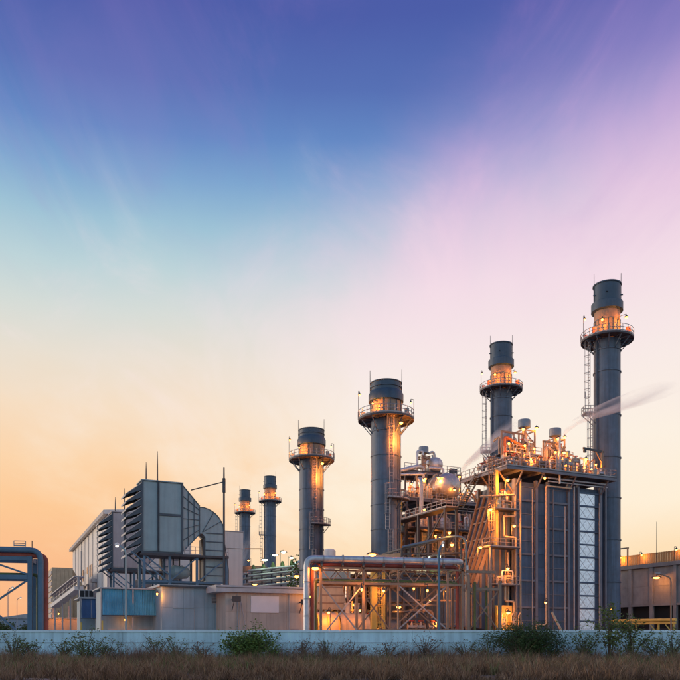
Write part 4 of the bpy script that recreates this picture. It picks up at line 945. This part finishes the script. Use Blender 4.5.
ptube('pipe', [(3.0, 1, 1.5), (3.0, 1, 4.6), (6.6, 1, 4.6), (6.6, 1, .8)], .2, 'rack_steel', t, .5); ptube('pipe', [(.6, -.4, 4.4), (4.6, -.4, 4.4), (5.4, -.4, 3.4), (5.4, -.4, .5)], .15, 'deck_steel', t, .5)
for x in (3.4, 4.6, 6.2): valve(t, x, .0, 2.6, 1.2)
lamp(t, (1.3, -.9, 5.0), 200, r=.24, post=(1.3, .1, 5.3)); lamp(t, (5.6, -.6, 5.9), 110, r=.14)
q = sight(322, 634, 97)
t = thing('machine_bay', 'dark open machine bay of beams and pipes deep behind the pipe rack', 'building', (q.x, q.y, 0), 14)
pbox('back_wall', 0, 14.5, 5.0, 5.2, 0, 9.4, 'deck_steel', t); pbox('roof', -.2, 14.7, -.2, 5.3, 9.42, 9.6, 'deck_steel', t)
for x in (.2, 3.0, 5.8, 8.6, 11.4, 14.2): pbar('column', (x, 0, 0), (x, 0, 9.4), .24, .24, 'rack_steel', t)
for z in (3.0, 6.2): pbar('beam', (.2, -.02, z), (14.2, -.02, z), .18, .26, 'deck_steel', t); pbox('gallery', .2, 14.2, .2, 4.8, z+.14, z+.2, 'deck_steel', t); railing(t, [(.2, .1, z+.2), (14.2, .1, z+.2)], 1.0)
for z, n_, s_ in ((.1, 26, 51), (3.22, 26, 52), (6.42, 26, 53)): clutter(t, .5, 14, .5, 3.5, z, n_, s_)
for x, z in ((1.6, 2.4), (4.4, 5.6), (7.2, 2.6), (7.4, 8.6), (10.0, 5.7), (12.8, 2.5), (12.6, 8.7), (2.2, 8.8)): lamp(t, (x, .1, z), 230, r=.13)
q = sight(329, 634, 96); q.y += 7; t = thing('roof_vent', 'short pale vent drum peeping over the silver pipe by the thick stack', 'vent', (q.x, q.y, 0))
MB().lathe([(.7, 0), (.7, 12.2), (.82, 12.3), (.82, 13.3), (.6, 13.5), (.02, 13.5)], 24).build('drum', 'hall_white', t); ring(t, .7, 11.4, 'hall_trim', .06, .1)
q = sight(345, 634, 92); t = thing('lean_to_roof', 'low tan sloping roof edge just left of the thick stack', 'roof', (q.x, q.y, 0), 12)
MB().hexa([(0, 0, 10.9), (7.5, 0, 11.0), (7.5, 5, 11.0), (0, 5, 10.9), (0, 0, 11.05), (7.5, 0, 12.0), (7.5, 5, 12.0), (0, 5, 11.05)]).build('roof_slab', 'cream_paint', t, False)
for x in (.4, 3.8, 7.1): pbar('post', (x, .3, 0), (x, .3, 10.9), .2, .2, 'rack_steel', t); pbar('post', (x, 4.6, 0), (x, 4.6, 10.9), .2, .2, 'rack_steel', t)

# ================================================================== PIPE RACKS
q = sight(306, 634, 70)
t = thing('pipe_rack', 'long steel pipe rack with a silver elbow pipe and a red pipe along its top', 'pipe rack', (q.x, q.y, 0), 13)
XR = 15.85
ptube('silver_pipe', [(0, -.35, .3), (0, -.35, 8.84), (XR-.35, -.35, 8.84), (XR+.1, 1.2, 8.84)], .29, 'silver_pipe', t, .75, 16)
for x in (1.6, 3.5, 5.5, 7.5, 9.5, 11.5, 13.5): MB().tube([(x-.05, -.35, 8.84), (x+.05, -.35, 8.84)], .33 if x not in (3.5, 11.5) else .4, 16).build('pipe_flange', 'grey_steel', t)
for z in (1.8, 3.4, 5.0, 6.6): MB().tube([(0, -.35, z-.04), (0, -.35, z+.04)], .33, 16).build('pipe_flange', 'grey_steel', t)
for i in range(8):
    x = 1.43+2.04*i; pbar('pipe_shoe', (x, -.35, 8.1), (x, -.35, 8.56), .2, .2, 'dark_steel', t); pbar('shoe_beam', (x, -.6, 8.18), (x, .3, 8.18), .12, .14, 'rack_steel', t)
for y_, z_, r_, m_ in ((1.0, 8.4, .16, 'steam_pipe'), (1.5, 8.32, .11, 'grey_steel'), (2.0, 8.45, .2, 'silver_pipe'), (1.2, 6.95, .12, 'steam_pipe'), (1.8, 7.0, .17, 'grey_steel')): ptube('run_pipe', [(1.2, y_, .3 if y_ > 1.6 else z_), (1.2, y_, z_), (15.6, y_, z_)], r_, m_, t, .4, 10) if y_ > 1.6 else ptube('run_pipe', [(1.0, y_, z_), (15.6, y_, z_)], r_, m_, t, .4, 10)
ptube('red_pipe', [(.62, .15, .2), (.62, .15, 8.32), (15.3, .15, 8.32), (15.3, .15, .2)], .17, 'red_pipe', t, .45, 12)
ptube('green_pipe', [(1.02, .5, .2), (1.02, .5, 6.9), (15.4, .5, 6.9)], .1, 'green_pipe', t, .4, 10)
ptube('grey_pipe', [(.3, .3, .2), (.3, .3, 8.55), (15.0, .75, 8.55)], .14, 'grey_steel', t, .4, 10)
for x in (1.43, 5.6, 9.1, 14.2, 15.75):
    for y in (0, 2.6):
        pbar('column', (x, y, 0), (x, y, 8.05), .22 if x != 9.1 else .13, .22, 'rack_steel', t)
    pbar('cross_beam', (x, .1, 6.45), (x, 2.5, 6.45), .2, .26, 'rack_steel', t); pbar('cross_beam', (x, .1, 7.9), (x, 2.5, 7.9), .2, .26, 'rack_steel', t)
for y in (0, 2.6):
    pbar('top_chord', (1.3, y-.02, 8.0), (15.9, y-.02, 8.0), .18, .17, 'rack_steel', t); pbar('bottom_chord', (1.3, y-.02, 6.55), (15.9, y-.02, 6.55), .2, .22, 'rack_steel', t)
    pbar('walk_edge', (1.3, y-.06, 6.8), (15.2, y-.06, 6.73), .08, .09, 'green_pipe', t)
    pbar('low_rail', (5.6, y, 2.1), (15.7, y, 2.1), .14, .18, 'rack_steel', t)
    xs = [1.43+1.035*i for i in range(15)]
    for i, (a, b) in enumerate(zip(xs, xs[1:])):
        pbar('truss_diagonal', (a, y, 6.7 if i % 2 else 7.9), (b, y, 7.9 if i % 2 else 6.7), .08, .08, 'rack_steel', t)
for a, b in ((1.5, 5.5), (9.2, 14.1)):
    pbar('brace', (a, .0, 6.4), (b, .0, 2.2 if a > 5 else 1.4), .12, .12, 'grey_steel', t); pbar('brace', (a, .06, 2.2 if a > 5 else 1.4), (b, .06, 6.4), .12, .12, 'grey_steel', t)
for a, b in ((5.7, 9.0), (9.2, 14.1)): pbar('brace', (a, 2.6, 6.4), (b, 2.6, 2.2), .12, .12, 'rack_steel', t); pbar('brace', (b, 2.55, 6.4), (a, 2.55, 2.2), .12, .12, 'rack_steel', t)
lamp(t, (.75, -.75, 7.9), 150, r=.28, post=(1.43, -.15, 7.6)); lamp(t, (-.6, 1.6, 7.3), 520, r=.2, post=(1.43, .2, 7.0))
lamp(t, (5.2, -.9, 6.0), 200, r=.12, post=(5.6, -.1, 6.0)); lamp(t, (11.8, -.9, 6.0), 160, r=.12, post=(11.8, -.1, 6.5))
q2 = Vector((q.x, q.y, 0))+Vector((math.cos(R(13)), math.sin(R(13)), 0))*16.4
t = thing('pipe_trestle', 'lower braced steel trestle right of the long pipe rack', 'pipe rack', q2, 13)
for x in (.0, 3.4):
    for y in (0, 2.4): pbar('column', (x, y, 0), (x, y, 7.6 if x == 0 else 7.0), .28, .28, 'rack_steel', t)
pbar('beam', (-.2, 0, 7.9), (2.9, 0, 7.9), .24, .26, 'rack_steel', t); pbar('beam', (0, -.03, 6.2), (3.4, -.03, 6.2), .22, .28, 'rack_steel', t); pbar('beam', (0, 2.4, 6.2), (3.4, 2.4, 6.2), .22, .28, 'rack_steel', t)
pbar('beam', (0, .03, 1.9), (3.4, .03, 1.9), .16, .2, 'rack_steel', t)
pbar('brace', (.15, 0, 6.0), (3.25, 0, 2.1), .11, .11, 'rack_steel', t); pbar('brace', (.15, .05, 2.1), (3.25, .05, 6.0), .11, .11, 'rack_steel', t)
ptube('green_pipe', [(.6, -.25, .2), (.6, -.25, 6.9)], .12, 'green_pipe', t); ptube('green_pipe', [(2.4, 1.0, .2), (2.4, 1.0, 6.6)], .12, 'green_pipe', t)
ptube('grey_pipe', [(.25, .9, .2), (.25, .9, 8.6)], .16, 'silver_pipe', t)

q = sight(30, 634, 62)
t = thing('blue_pipe_rack', 'dark blue pipe rack entering from the picture edge with a red-brown downpipe', 'pipe rack', (q.x, q.y, 0), 13)
ptube('main_pipe', [(-15, -.25, 8.72), (.88, -.25, 8.72), (.88, -.25, .2)], .24, 'blue_steel', t, .9, 16)
ptube('red_pipe', [(-15, .1, 8.28), (1.2, .1, 8.28), (1.2, .1, .2)], .26, 'red_pipe', t, .6, 12)
ptube('green_pipe', [(-15, .4, 6.7), (.55, .4, 6.7), (.55, .4, .2)], .14, 'green_pipe', t, .4, 10)
for x in (.0, -6.5, -13):
    for y in (0, 2.4): pbar('column', (x, y, 0), (x, y, 8.2), .36, .36, 'blue_steel', t)
    pbar('cross_beam', (x, .2, 7.9), (x, 2.3, 7.9), .24, .3, 'blue_steel', t)
for y in (0, 2.4):
    pbar('beam', (-14, y-.02, 8.0), (.1, y-.02, 8.0), .26, .34, 'blue_steel', t); pbar('beam', (-14, y-.02, 6.45), (-.2, y-.02, 6.45), .26, .36, 'blue_steel', t)
for a, b in (((-3.2, 0, 4.0), (-.2, 0, 1.2)), ((-3.2, 0, 4.0), (-6.3, 0, 6.3)), ((-3.2, 0, 4.0), (-.2, 0, 6.2)), ((-3.2, 0, 4.0), (-6.3, 0, 1.2)), ((-3.2, 0, 7.75), (-.2, 0, 6.7)), ((-3.2, 0, 7.75), (-6.3, 0, 6.7))):
    pbar('brace', a, b, .15, .15, 'blue_steel', t)
MB().box(-3.55, -2.85, -.08, .08, 3.7, 4.3).build('gusset', 'blue_steel', t, False)
MB().box(-3.7, -2.7, -.08, .08, 7.45, 7.82).build('gusset', 'blue_steel', t, False)
railing(t, [(-1.2, -.3, 9.0), (-.3, -.3, 9.0)], .45, step=.9); MB().tube([(.2, -.25, 8.9), (.2, -.25, 9.5)], .04, 6).build('vent_stub', 'dark_steel', t)
ladder(t, (.75, 1.2, .2), (.75, 1.2, 6.2), (1, -.2, 0), .5, False, 'yellow_paint', .05)

# far lit rack between the far stacks and the thick stack
q = sight(252, 634, 165)
t = thing('far_pipe_rack', 'far pipe rack lit pale green between the far stacks', 'pipe rack', (q.x, q.y, 0), 30)
for i in range(6):
    x = i*2.4
    for y in (0, 3): pbar('column', (x, y, 0), (x, y, 15.4+.4*i), .3, .3, 'dark_steel', t)
    MB().lathe([(.5, 15.6+.4*i), (.5, 16.5+.4*i), (.25, 17.2+.4*i), (.02, 17.3+.4*i)], 10, (x+1, 1.5)).build('vent_head', 'green_pipe', t)
for z in (12.0, 13.3, 14.6, 15.7):
    ptube('pipe', [(-1, -.2, z), (13.5, -.2, z+2.0)], .28, 'grey_steel', t)
    ptube('pipe', [(-1, 2.6, z-.5), (13.5, 2.6, z+1.5)], .28, 'grey_steel', t)
ptube('goose_pipe', [(9.6, -1.2, 8), (9.6, -1.2, 17.6), (12, -1.2, 18.6), (15, -1.2, 18.6)], .3, 'silver_pipe', t, 1.2)
for x, z in ((2.4, 18.2), (4.8, 19.4), (7.0, 20.2), (9.0, 19.0)): lamp(t, (x, -1.6, z), 130, (.7, 1, .7), 'green_bulb', .5, post=(x, 0, z-3))
lamp(t, (-.6, -3.0, 12.6), 260, r=.45, post=(-.6, -.4, 12)); lamp(t, (14.6, -3, 15.6), 260, r=.4, post=(14.6, -1.2, 15))
q = sight(243, 634, 172)
t = thing('roof_tank', 'far flat tank with an orange rim and gantry behind the white housing', 'tank', (q.x, q.y, 0))
MB().lathe([(2.2, 0), (2.2, 16.4), (2.3, 16.5), (.02, 17.0)], 30, (2.4, 2)).build('shell', 'grey_wall', t)
MB().lathe([(2.9, 16.2), (3.1, 16.2), (3.1, 17.4), (2.9, 17.4)], 30, (2.4, 2)).build('rim', 'rack_steel', t)
pbar('gantry_post', (4.6, -1.2, 12), (4.6, -1.2, 21.4), .2, .2, 'orange_paint', t); pbar('gantry_arm', (.6, -1.2, 21.4), (4.7, -1.2, 21.4), .2, .2, 'orange_paint', t)
lamp(t, (1.6, -2.6, 18.6), 150, r=.25, post=(2.0, -1.2, 17.2))

# ================================================================== COOLING TOWER BASIN (right)
CO = Vector((340/740*125, 125, 0)); CO.z = 0
t = thing('cooling_tower', 'long grey concrete cooling tower with dark open base at the picture edge', 'cooling tower', CO, RZ)
# local y runs away to the left, local x to the right; face at x = 0
Y0, Y1 = -16.0, 16.5
pbox('wall', .12, 14, Y0, Y1, 7.0, 13.4, 'concrete', t)
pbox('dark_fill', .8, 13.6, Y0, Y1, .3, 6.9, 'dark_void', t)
ys = [-13.2, -8.4, -3.7, .8, 5.8, 10.6, 15.6]
for y in ys: pbox('buttress', -.35, .12, y-.32, y+.32, 0, 13.4, 'concrete', t)
for a, b in zip(ys, ys[1:]):
    pbox('wall_panel', .02, .14, a+.36, b-.36, 7.05, 10.1, 'concrete', t); pbox('wall_panel', .02, .14, a+.36, b-.36, 10.13, 13.3, 'concrete', t)
    for k in range(3): pbox('louvre', .3, .6, a+.36, b-.36, .9+k*1.6, 1.05+k*1.6, 'dark_steel', t)
pbox('parapet', -.45, 14, Y0, Y1, 13.42, 14.1, 'concrete', t); pbox('lower_beam', -.3, .1, Y0, Y1, 6.62, 7.02, 'concrete', t)
pbox('ledge', -1.3, -.3, Y0, Y1, .02, 1.6, 'concrete', t)
b = MB()
for k in range(60):
    y = Y0+.3+k*(Y1-Y0-.6)/60
    pbox('fence_slat', 1.6, 1.68, y, y+.44, 14.3, 16.2, 'wood_slat', t)
for z in (14.5, 16.0): pbox('fence_rail', 1.69, 1.76, Y0, Y1, z-.06, z+.06, 'wood_slat', t)
pbar('gantry_post', (.4, 11.8, 14.1), (.4, 11.8, 17.6), .22, .22, 'rack_steel', t); pbar('gantry_arm', (.4, 15.5, 17.6), (.4, 11.6, 17.5), .2, .24, 'dark_steel', t)
for y, h in ((5.6, 21.5), (-1.0, 19.2)): MB().tube([(.8, y, 14.1), (.8, y, h)], [.06, .03], 6).build('mast', 'dark_steel', t)
pbox('camera_box', .6, 1.0, -1.3, -.7, 18.9, 19.4, 'dark_steel', t)
lamp(t, (-1.9, 3.2, 11.4), 420, r=.42, post=(-.35, 3.2, 11.0)); lamp(t, (.9, 9.0, 16.0), 160, r=.15, post=(.4, 9.0, 14.1)); lamp(t, (.9, 14.0, 16.0), 420, r=.15, post=(.4, 14.0, 14.1)); lamp(t, (.9, 1.5, 16.2), 110, r=.15, post=(.4, 1.5, 14.1))
a = sight(624, 621, 100); c = sight(676, 619, 93)
t = thing('yellow_pipe_bridge', 'yellow pipe on a trestle in front of the concrete cooling tower', 'pipe', (a.x, a.y, 0))
d = Vector((c.x-a.x, c.y-a.y, 0))
ptube('pipe', [(-1.5, .4, 3.5), Vector((-1.5,.4,3.5)).lerp(d+Vector((0,0,3.5)), .5), d+Vector((0,0,3.5))], .2, 'yellow_paint', t)
pbar('beam', Vector((-1.5, .4, 3.1)), d+Vector((0,0,3.1)), .2, .24, 'yellow_paint', t)
for s_ in (.25, .68, .96): 
    p = d*s_; pbar('leg', (p.x, p.y, 0), (p.x, p.y, 3.0), .2, .2, 'yellow_paint', t); pbar('knee', (p.x-.9, p.y+.3, 2.9), (p.x, p.y, 1.6), .12, .12, 'yellow_paint', t)
q = sight(592, 634, 97); t = thing('leaning_pipe', 'thin orange-lit pipe leaning at the foot of the near boiler', 'pipe', (sight(563, 634, 97).x, 97, 0))
MB().tube([(-1.3, .6, 4.6), (.6, 0, .6), (.9, 0, 0)], .16, 8).build('pipe', 'cream_paint', t)
q = sight(671, 634, 88)
t = thing('yellow_post', 'slim bent lamp post in front of the concrete cooling tower', 'lamp post', (q.x, q.y, 0))
ptube('pole', [(0, 0, 0), (0, 0, 8.4), (-1.4, 0, 8.9)], .09, 'rack_steel', t, .5); MB().box(-1.9, -1.3, -.12, .12, 8.86, 9.0).build('lamp_head', 'grey_steel', t, False)

# ================================================================== LAMP POSTS
def street_lamp(px, D, h, label, arm, m='filter_paint', lit=None):
    q = sight(px, 634, D); t = thing('street_lamp', label, 'lamp post', (q.x, q.y, 0))
    MB().tube(bend([(0,0,0), (0,0,h-.5), (arm, 0, h)], .5, 4), [.12]+[.09]*5+[.05], 8).build('pole', m, t)
    pbox('foot', -.25, .25, -.25, .25, 0, .7, 'concrete', t)
    hd = MB().tube([(arm*.9, 0, h), (arm*1.25, 0, h+.08), (arm*1.55, 0, h+.02)], [.08, .2, .12], 10).build('lamp_head', 'hall_white', t)
    pl = MB().tube([(arm*1.1, 0, h-.1), (arm*1.45, 0, h-.1)], .1, 8).build('lens', 'sodium_bulb' if lit else 'white_bulb', hd)
    if lit:
        d = bpy.data.lights.new('lamp_light', 'POINT'); d.energy = lit; d.color = (1, .36, .055); d.shadow_soft_size = .2; link('lamp_light', d, t, (arm*1.3, 0, h-.4))
    return t
street_lamp(126, 74, 10.6, 'tall white-headed street lamp in front of the bright blue awning', -.7)
street_lamp(439, 60, 9.0, 'slim blue lamp post in front of the long pipe rack', .25, 'blue_steel')
for px, D, h, lb in ((8, 180, 13, 'far curved street lamp seen through the blue rack brace'), (17, 230, 13, 'farther of two thin street lamps inside the blue rack frame'), (31, 150, 14.5, 'thin far street lamp just beside the blue rack column')):
    street_lamp(px, D, h, lb, .9, 'hall_trim')

# ================================================================== VEGETATION
rng = np.random.default_rng(5)
def blades(name, n, ylo, yhi, hlo, hhi, wlo, whi, matn, label, cat, bend_=.35, per=22, rad=.22):
    nc = n//per*2; cy = rng.uniform(ylo, yhi, nc); cx = rng.uniform(-1, 1, nc)*(cy*.5+13)         # tufts
    dens = .5+.3*np.sin(cx*.55+1.3)*np.sin(cy*.9+.4)+.35*np.sin(cx*1.1+cy*.6)+.25*np.sin(cx*2.9-cy*1.7)
    keep = rng.uniform(0, 1, nc) < np.clip(dens+.2, .08, 1); cx = cx[keep][:n//per]; cy = cy[keep][:n//per]; nc = len(cx); m = nc*per
    ch = np.exp(rng.normal(0, .38, nc))*(.75+.25*np.sin(cx*.7+cy*.5)+.2*np.sin(cx*2.3-cy))
    hh = np.repeat(np.clip(ch, .25, 2.0), per); a0 = rng.uniform(0, 2*np.pi, m); rr = rad*np.sqrt(rng.uniform(0, 1, m))*np.clip(hh, .6, 1.5)
    x = np.repeat(cx, per)+np.cos(a0)*rr; y = np.repeat(cy, per)+np.sin(a0)*rr
    h = rng.uniform(hlo, hhi, m)*hh; w = rng.uniform(wlo, whi, m)
    a = rng.uniform(0, 2*np.pi, m); l = (rng.uniform(.05, bend_, m)+rr/rad*.3)*h; la = a0+rng.normal(0, .7, m)
    h = np.sqrt(np.maximum(h*h-l*l*.7, (.3*h)**2))
    dx, dy = np.cos(a)*w/2, np.sin(a)*w/2; lx, ly = np.cos(la)*l, np.sin(la)*l
    y = np.minimum(y, 46.8)
    V_ = np.zeros((m, 5, 3))
    V_[:, 0] = np.stack([x-dx, y-dy, 0*x-.02], 1); V_[:, 1] = np.stack([x+dx, y+dy, 0*x-.02], 1)
    V_[:, 2] = np.stack([x+dx*.7+lx*.35, y+dy*.7+ly*.35, h*.65], 1); V_[:, 3] = np.stack([x-dx*.7+lx*.35, y-dy*.7+ly*.35, h*.65], 1)
    V_[:, 4] = np.stack([x+lx, y+ly, h], 1)
    b = np.arange(m)[:, None]*5
    loops = np.concatenate([b+np.array([[0, 1, 2, 3]]), b+np.array([[3, 2, 4]])], 1).ravel()
    me = bpy.data.meshes.new(name); me.vertices.add(m*5); me.vertices.foreach_set('co', V_.ravel())
    me.loops.add(m*7); me.loops.foreach_set('vertex_index', loops)
    me.polygons.add(m*2); st = (np.arange(m)[:, None]*7+np.array([[0, 4]])).ravel(); me.polygons.foreach_set('loop_start', st)
    me.update(calc_edges=True); me.materials.append(MATS[matn])
    return tag(link(name, me), label, cat, kind='stuff')
blades('dry_grass', 220000, 25.5, 46.7, .2, .62, .012, .03, 'dry_grass', 'dry brown grass filling the strip in front of the wall', 'grass', .8)
blades('green_grass', 22000, 30, 46.7, .2, .8, .012, .028, 'leaf_olive', 'green blades mixed into the dry grass strip', 'grass', .8)
blades('straw_tufts', 24000, 27, 46.7, .3, .9, .008, .016, 'straw', 'pale straw stalks standing out of the dry grass', 'grass', .9, 10, .2)
blades('dry_weeds', 40000, 42, 46.7, .3, 1.05, .009, .02, 'dry_weed', 'taller dry weed stalks growing along the foot of the wall', 'weeds', .5, 12, .3)

def shrub(name, px, Y, w, h, nst, nl, ls, leaf, label, cat='shrub', seed=1, base=.25, group=None, droop=.2, aspect=.5, cluster=.22):
    rnd = random.Random(seed); q = sight(px, 634, Y)
    t = thing(name, label, cat, (q.x, Y, 0), 0, group)
    tips = []
    for k in range(nst):
        a = rnd.uniform(0, 2*math.pi); rr = math.sqrt(rnd.random())*w/2; hh = h*(1-.45*(rr/(w/2))**2)*rnd.uniform(.72, 1.0)
        end = Vector((math.cos(a)*rr, math.sin(a)*rr*.6, hh)); mid = Vector((end.x*.35, end.y*.35, hh*.55))
        st = Vector((math.cos(a)*.06, math.sin(a)*.06, -.05))
        pts = [st.lerp(mid, s) if s <= 1 else mid.lerp(end, s-1) for s in (0, .5, 1, 1.5, 2)]
        MB().tube(pts, [.035, .03, .024, .016, .008], 5).build('branch', 'twig', t)
        for j in range(7):
            s = base*2+(2-base*2)*(j+rnd.random())/7; p = pts[0].lerp(pts[2], s) if s <= 1 else mid.lerp(end, s-1)
            b2_ = p+Vector((rnd.gauss(0, .22*w/2.5), rnd.gauss(0, .2), rnd.gauss(.05, .18)))
            tips.append((p, b2_))
    tw = MB()
    for p, b2_ in tips: tw.tube([p, b2_], [.010, .005], 4, cap=False)
    tw.build('twigs', 'twig', t)['kind'] = 'stuff'
    f = MB()
    for k in range(nl):
        p, b2_ = rnd.choice(tips); c = p.lerp(b2_, rnd.uniform(.3, 1.15))+Vector((rnd.gauss(0, cluster), rnd.gauss(0, cluster), rnd.gauss(0, cluster*.8)))
        if c.z < .1: continue
        s = ls*rnd.uniform(.6, 1.3); d = Vector((rnd.gauss(0, 1), rnd.gauss(0, 1), rnd.gauss(-droop, .6))).normalized(); sd = d.cross(Vector((rnd.gauss(0, 1), rnd.gauss(0, 1), rnd.gauss(0, 1)))).normalized()*s*aspect*.5
        nrm = d.cross(sd).normalized()*s*.12; m = len(f.v)
        f.v += [tuple(c), tuple(c+d*s*.5+sd+nrm), tuple(c+d*s), tuple(c+d*s*.5-sd+nrm)]; f.f += [(m, m+1, m+2), (m, m+2, m+3)]
    f.build('foliage', leaf, t, False)['kind'] = 'stuff'
    return t
shrub('leafy_bush', 248, 44.6, 3.4, 2.3, 34, 5600, .16, 'leaf_bright', 'round bright green bush before the wall below the blank board', 'bush', 3, .3)
shrub('leafy_bush', 272, 44.4, 1.3, 1.15, 9, 700, .13, 'leaf_bright', 'small green tuft at the side of the round bright bush', 'bush', 13, .3)
shrub('feathery_bush', 525, 44.5, 5.0, 2.75, 64, 15000, .14, 'leaf_dark', 'large dark feathery bush before the wall below the boiler', 'bush', 4, .12, aspect=.36, cluster=.24)
shrub('feathery_bush', 553, 44.9, 2.2, 1.7, 14, 1500, .12, 'leaf_dark', 'smaller dark bush right beside the large feathery bush', 'bush', 14, .25, aspect=.32)
shrub('sapling', 609, 44.2, 3.6, 4.5, 9, 1000, .19, 'leaf_olive', 'tall thin sapling in front of the tallest stack', 'sapling', 6, .3, cluster=.16)
shrub('sapling', 632, 44.6, 2.6, 3.3, 9, 700, .18, 'leaf_olive', 'second sapling, just right of the tall thin one', 'sapling', 7, .25, cluster=.16)
shrub('sapling', 585, 44.6, 2.2, 2.4, 9, 700, .15, 'leaf_olive', 'low leafy sapling under the bright quilted strip', 'sapling', 8, .2)
shrub('sapling', 655, 45.0, 2.4, 2.0, 9, 480, .14, 'leaf_olive', 'low sapling before the yellow pipe trestle', 'sapling', 9, .2)
sp = [(14, 2.6, 1.9, 420, 'leaf_olive', 'sparse green weed shrub before the wall below the blue pipe rack'),
      (86, 3.2, 2.15, 600, 'leaf_olive', 'spreading thin shrub before the wall below the small blue shed'),
      (157, 2.4, 1.9, 260, 'leaf_olive', 'thin twiggy shrub before the wall at the edge of the grey box'),
      (176, 1.6, 2.0, 150, 'leaf_olive', 'bare twiggy shrub before the wall under the grey box building'),
      (303, 2.6, 1.7, 200, 'dry_weed', 'brown twiggy weed before the wall at the silver pipe foot'),
      (352, 2.2, 1.6, 170, 'dry_weed', 'brown twiggy weed before the wall below the turbine housing'),
      (425, 2.4, 1.9, 150, 'dry_weed', 'brown twiggy weed before the wall by the slim blue lamp post'),
      (466, 1.8, 1.7, 160, 'leaf_olive', 'thin weed before the wall left of the large feathery bush')]
sp += [(30, 2.0, 1.5, 300, 'leaf_olive', 'low weed right of the sparse shrub below the blue pipe rack'),
       (64, 2.2, 1.6, 320, 'leaf_olive', 'low weed left of the spreading thin shrub before the wall'),
       (108, 2.6, 1.5, 350, 'leaf_olive', 'low weed right of the spreading thin shrub before the wall'),
       (204, 2.0, 1.35, 200, 'dry_weed', 'brown weed left of the round bright green bush'),
       (326, 1.6, 1.5, 140, 'leaf_olive', 'thin green weed before the wall under the generator end'),
       (388, 2.6, 1.4, 180, 'dry_weed', 'low brown weed before the wall below the yellow ladder column'),
       (487, 1.8, 1.5, 300, 'leaf_olive', 'green weed touching the left side of the large feathery bush'),
       (672, 2.2, 2.1, 420, 'leaf_olive', 'green weed before the wall at the picture edge below the tower')]
for i, (px, w, h, nl, lf, lb) in enumerate(sp):
    shrub('weed_shrub', px, 45.2-.35*(i % 4), w*1.15, h, 12, int(nl*1.4), .13, lf, lb, 'shrub', 20+i, .2, group='weed shrubs along the wall', cluster=.12)
# small trees on the far skyline at the left
for i, (px, D, w, h) in enumerate(((-2, 110, 4, 4.4), (3, 118, 4.5, 4.0), (24, 130, 5, 3.8))):
    shrub('far_tree', px, D, w, h, 14, 900, .4, 'leaf_dark', ('low dark tree at the very edge behind the wall', 'low dark tree next to the edge tree behind the wall', 'low dark tree under the blue rack behind the wall')[i], 'tree', 40+i, .25, cluster=.4)
shrub('far_tree', 297, 150, 4.0, 19.5, 10, 500, .55, 'leaf_bright', 'green tree top peeping left of the silver pipe elbow', 'tree', 44, .8, cluster=.5)

# ================================================================== STEAM
def steam(name, pts, rad, dens, label):
    m = bpy.data.materials.new(name); m.use_nodes = True; t = m.node_tree; t.nodes.clear()
    o = t.nodes.new('ShaderNodeOutputMaterial'); v = t.nodes.new('ShaderNodeVolumePrincipled'); v.inputs['Color'].default_value = (1, 1, 1, 1); v.inputs['Anisotropy'].default_value = .2
    tcn = t.nodes.new('ShaderNodeTexCoord'); mp = t.nodes.new('ShaderNodeMapping'); mp.inputs['Scale'].default_value = (.12, 1.1, 1.1)
    no = t.nodes.new('ShaderNodeTexNoise'); no.inputs['Scale'].default_value = 1.0; no.inputs['Detail'].default_value = 4
    mr = t.nodes.new('ShaderNodeMapRange'); mr.inputs[1].default_value = .42; mr.inputs[2].default_value = .64; mr.inputs[3].default_value = 0.0; mr.inputs[4].default_value = dens
    t.links.new(tcn.outputs['Object'], mp.inputs[0]); t.links.new(mp.outputs[0], no.inputs['Vector']); t.links.new(no.outputs[0], mr.inputs[0])
    sp_ = t.nodes.new('ShaderNodeSeparateXYZ'); t.links.new(tcn.outputs['Object'], sp_.inputs[0])
    L = (Vector(pts[-1])-Vector(pts[0])).length
    fd = t.nodes.new('ShaderNodeMapRange'); fd.inputs[1].default_value = 0; fd.inputs[2].default_value = L*.98; fd.inputs[3].default_value = 1; fd.inputs[4].default_value = 0.0; t.links.new(sp_.outputs[0], fd.inputs[0])
    mu = t.nodes.new('ShaderNodeMath'); mu.operation = 'MULTIPLY'; t.links.new(mr.outputs[0], mu.inputs[0]); t.links.new(fd.outputs[0], mu.inputs[1])
    t.links.new(mu.outputs[0], v.inputs['Density']); t.links.new(v.outputs[0], o.inputs['Volume']); MATS[name] = m
    p0 = Vector(pts[0]); ax = (Vector(pts[-1])-p0).normalized(); qn = Vector((1,0,0)).rotation_difference(ax)
    lp = [qn.inverted() @ (Vector(p)-p0) for p in pts]
    ob = MB().tube(lp, rad, 14).build('steam_plume', name, None); ob.location = p0; ob.rotation_euler = qn.to_euler()
    return tag(ob, label, 'steam', kind='stuff')
pa = [sight(563, 437, 107), sight(567, 430, 107), sight(576, 422, 106), sight(592, 414, 105), sight(614, 406, 104), sight(640, 397, 103), sight(662, 390, 102), sight(684, 384, 101)]
steam('steam_a', pa, [.28, .4, .55, .8, 1.05, 1.25, 1.2, .7], 1.25, 'thin steam plume drifting from the shorter silencer across the tallest stack')
pb_ = [sight(462, 470, 122), sight(467, 464, 122), sight(477, 456, 122), sight(490, 446, 121), sight(504, 434, 120), sight(520, 420, 119)]
steam('steam_b', pb_, [.35, .5, .75, 1.15, 1.5, 1.6], 1.6, 'thin steam plume rising behind the near boiler to the second stack')
pc = [sight(240, 575, 200), sight(242, 560, 200), sight(246, 545, 199), sight(254, 530, 198)]
steam('steam_c', pc, [1.0, 1.8, 2.4, 2.4], .25, 'pale steam puff at the foot of the far stacks')
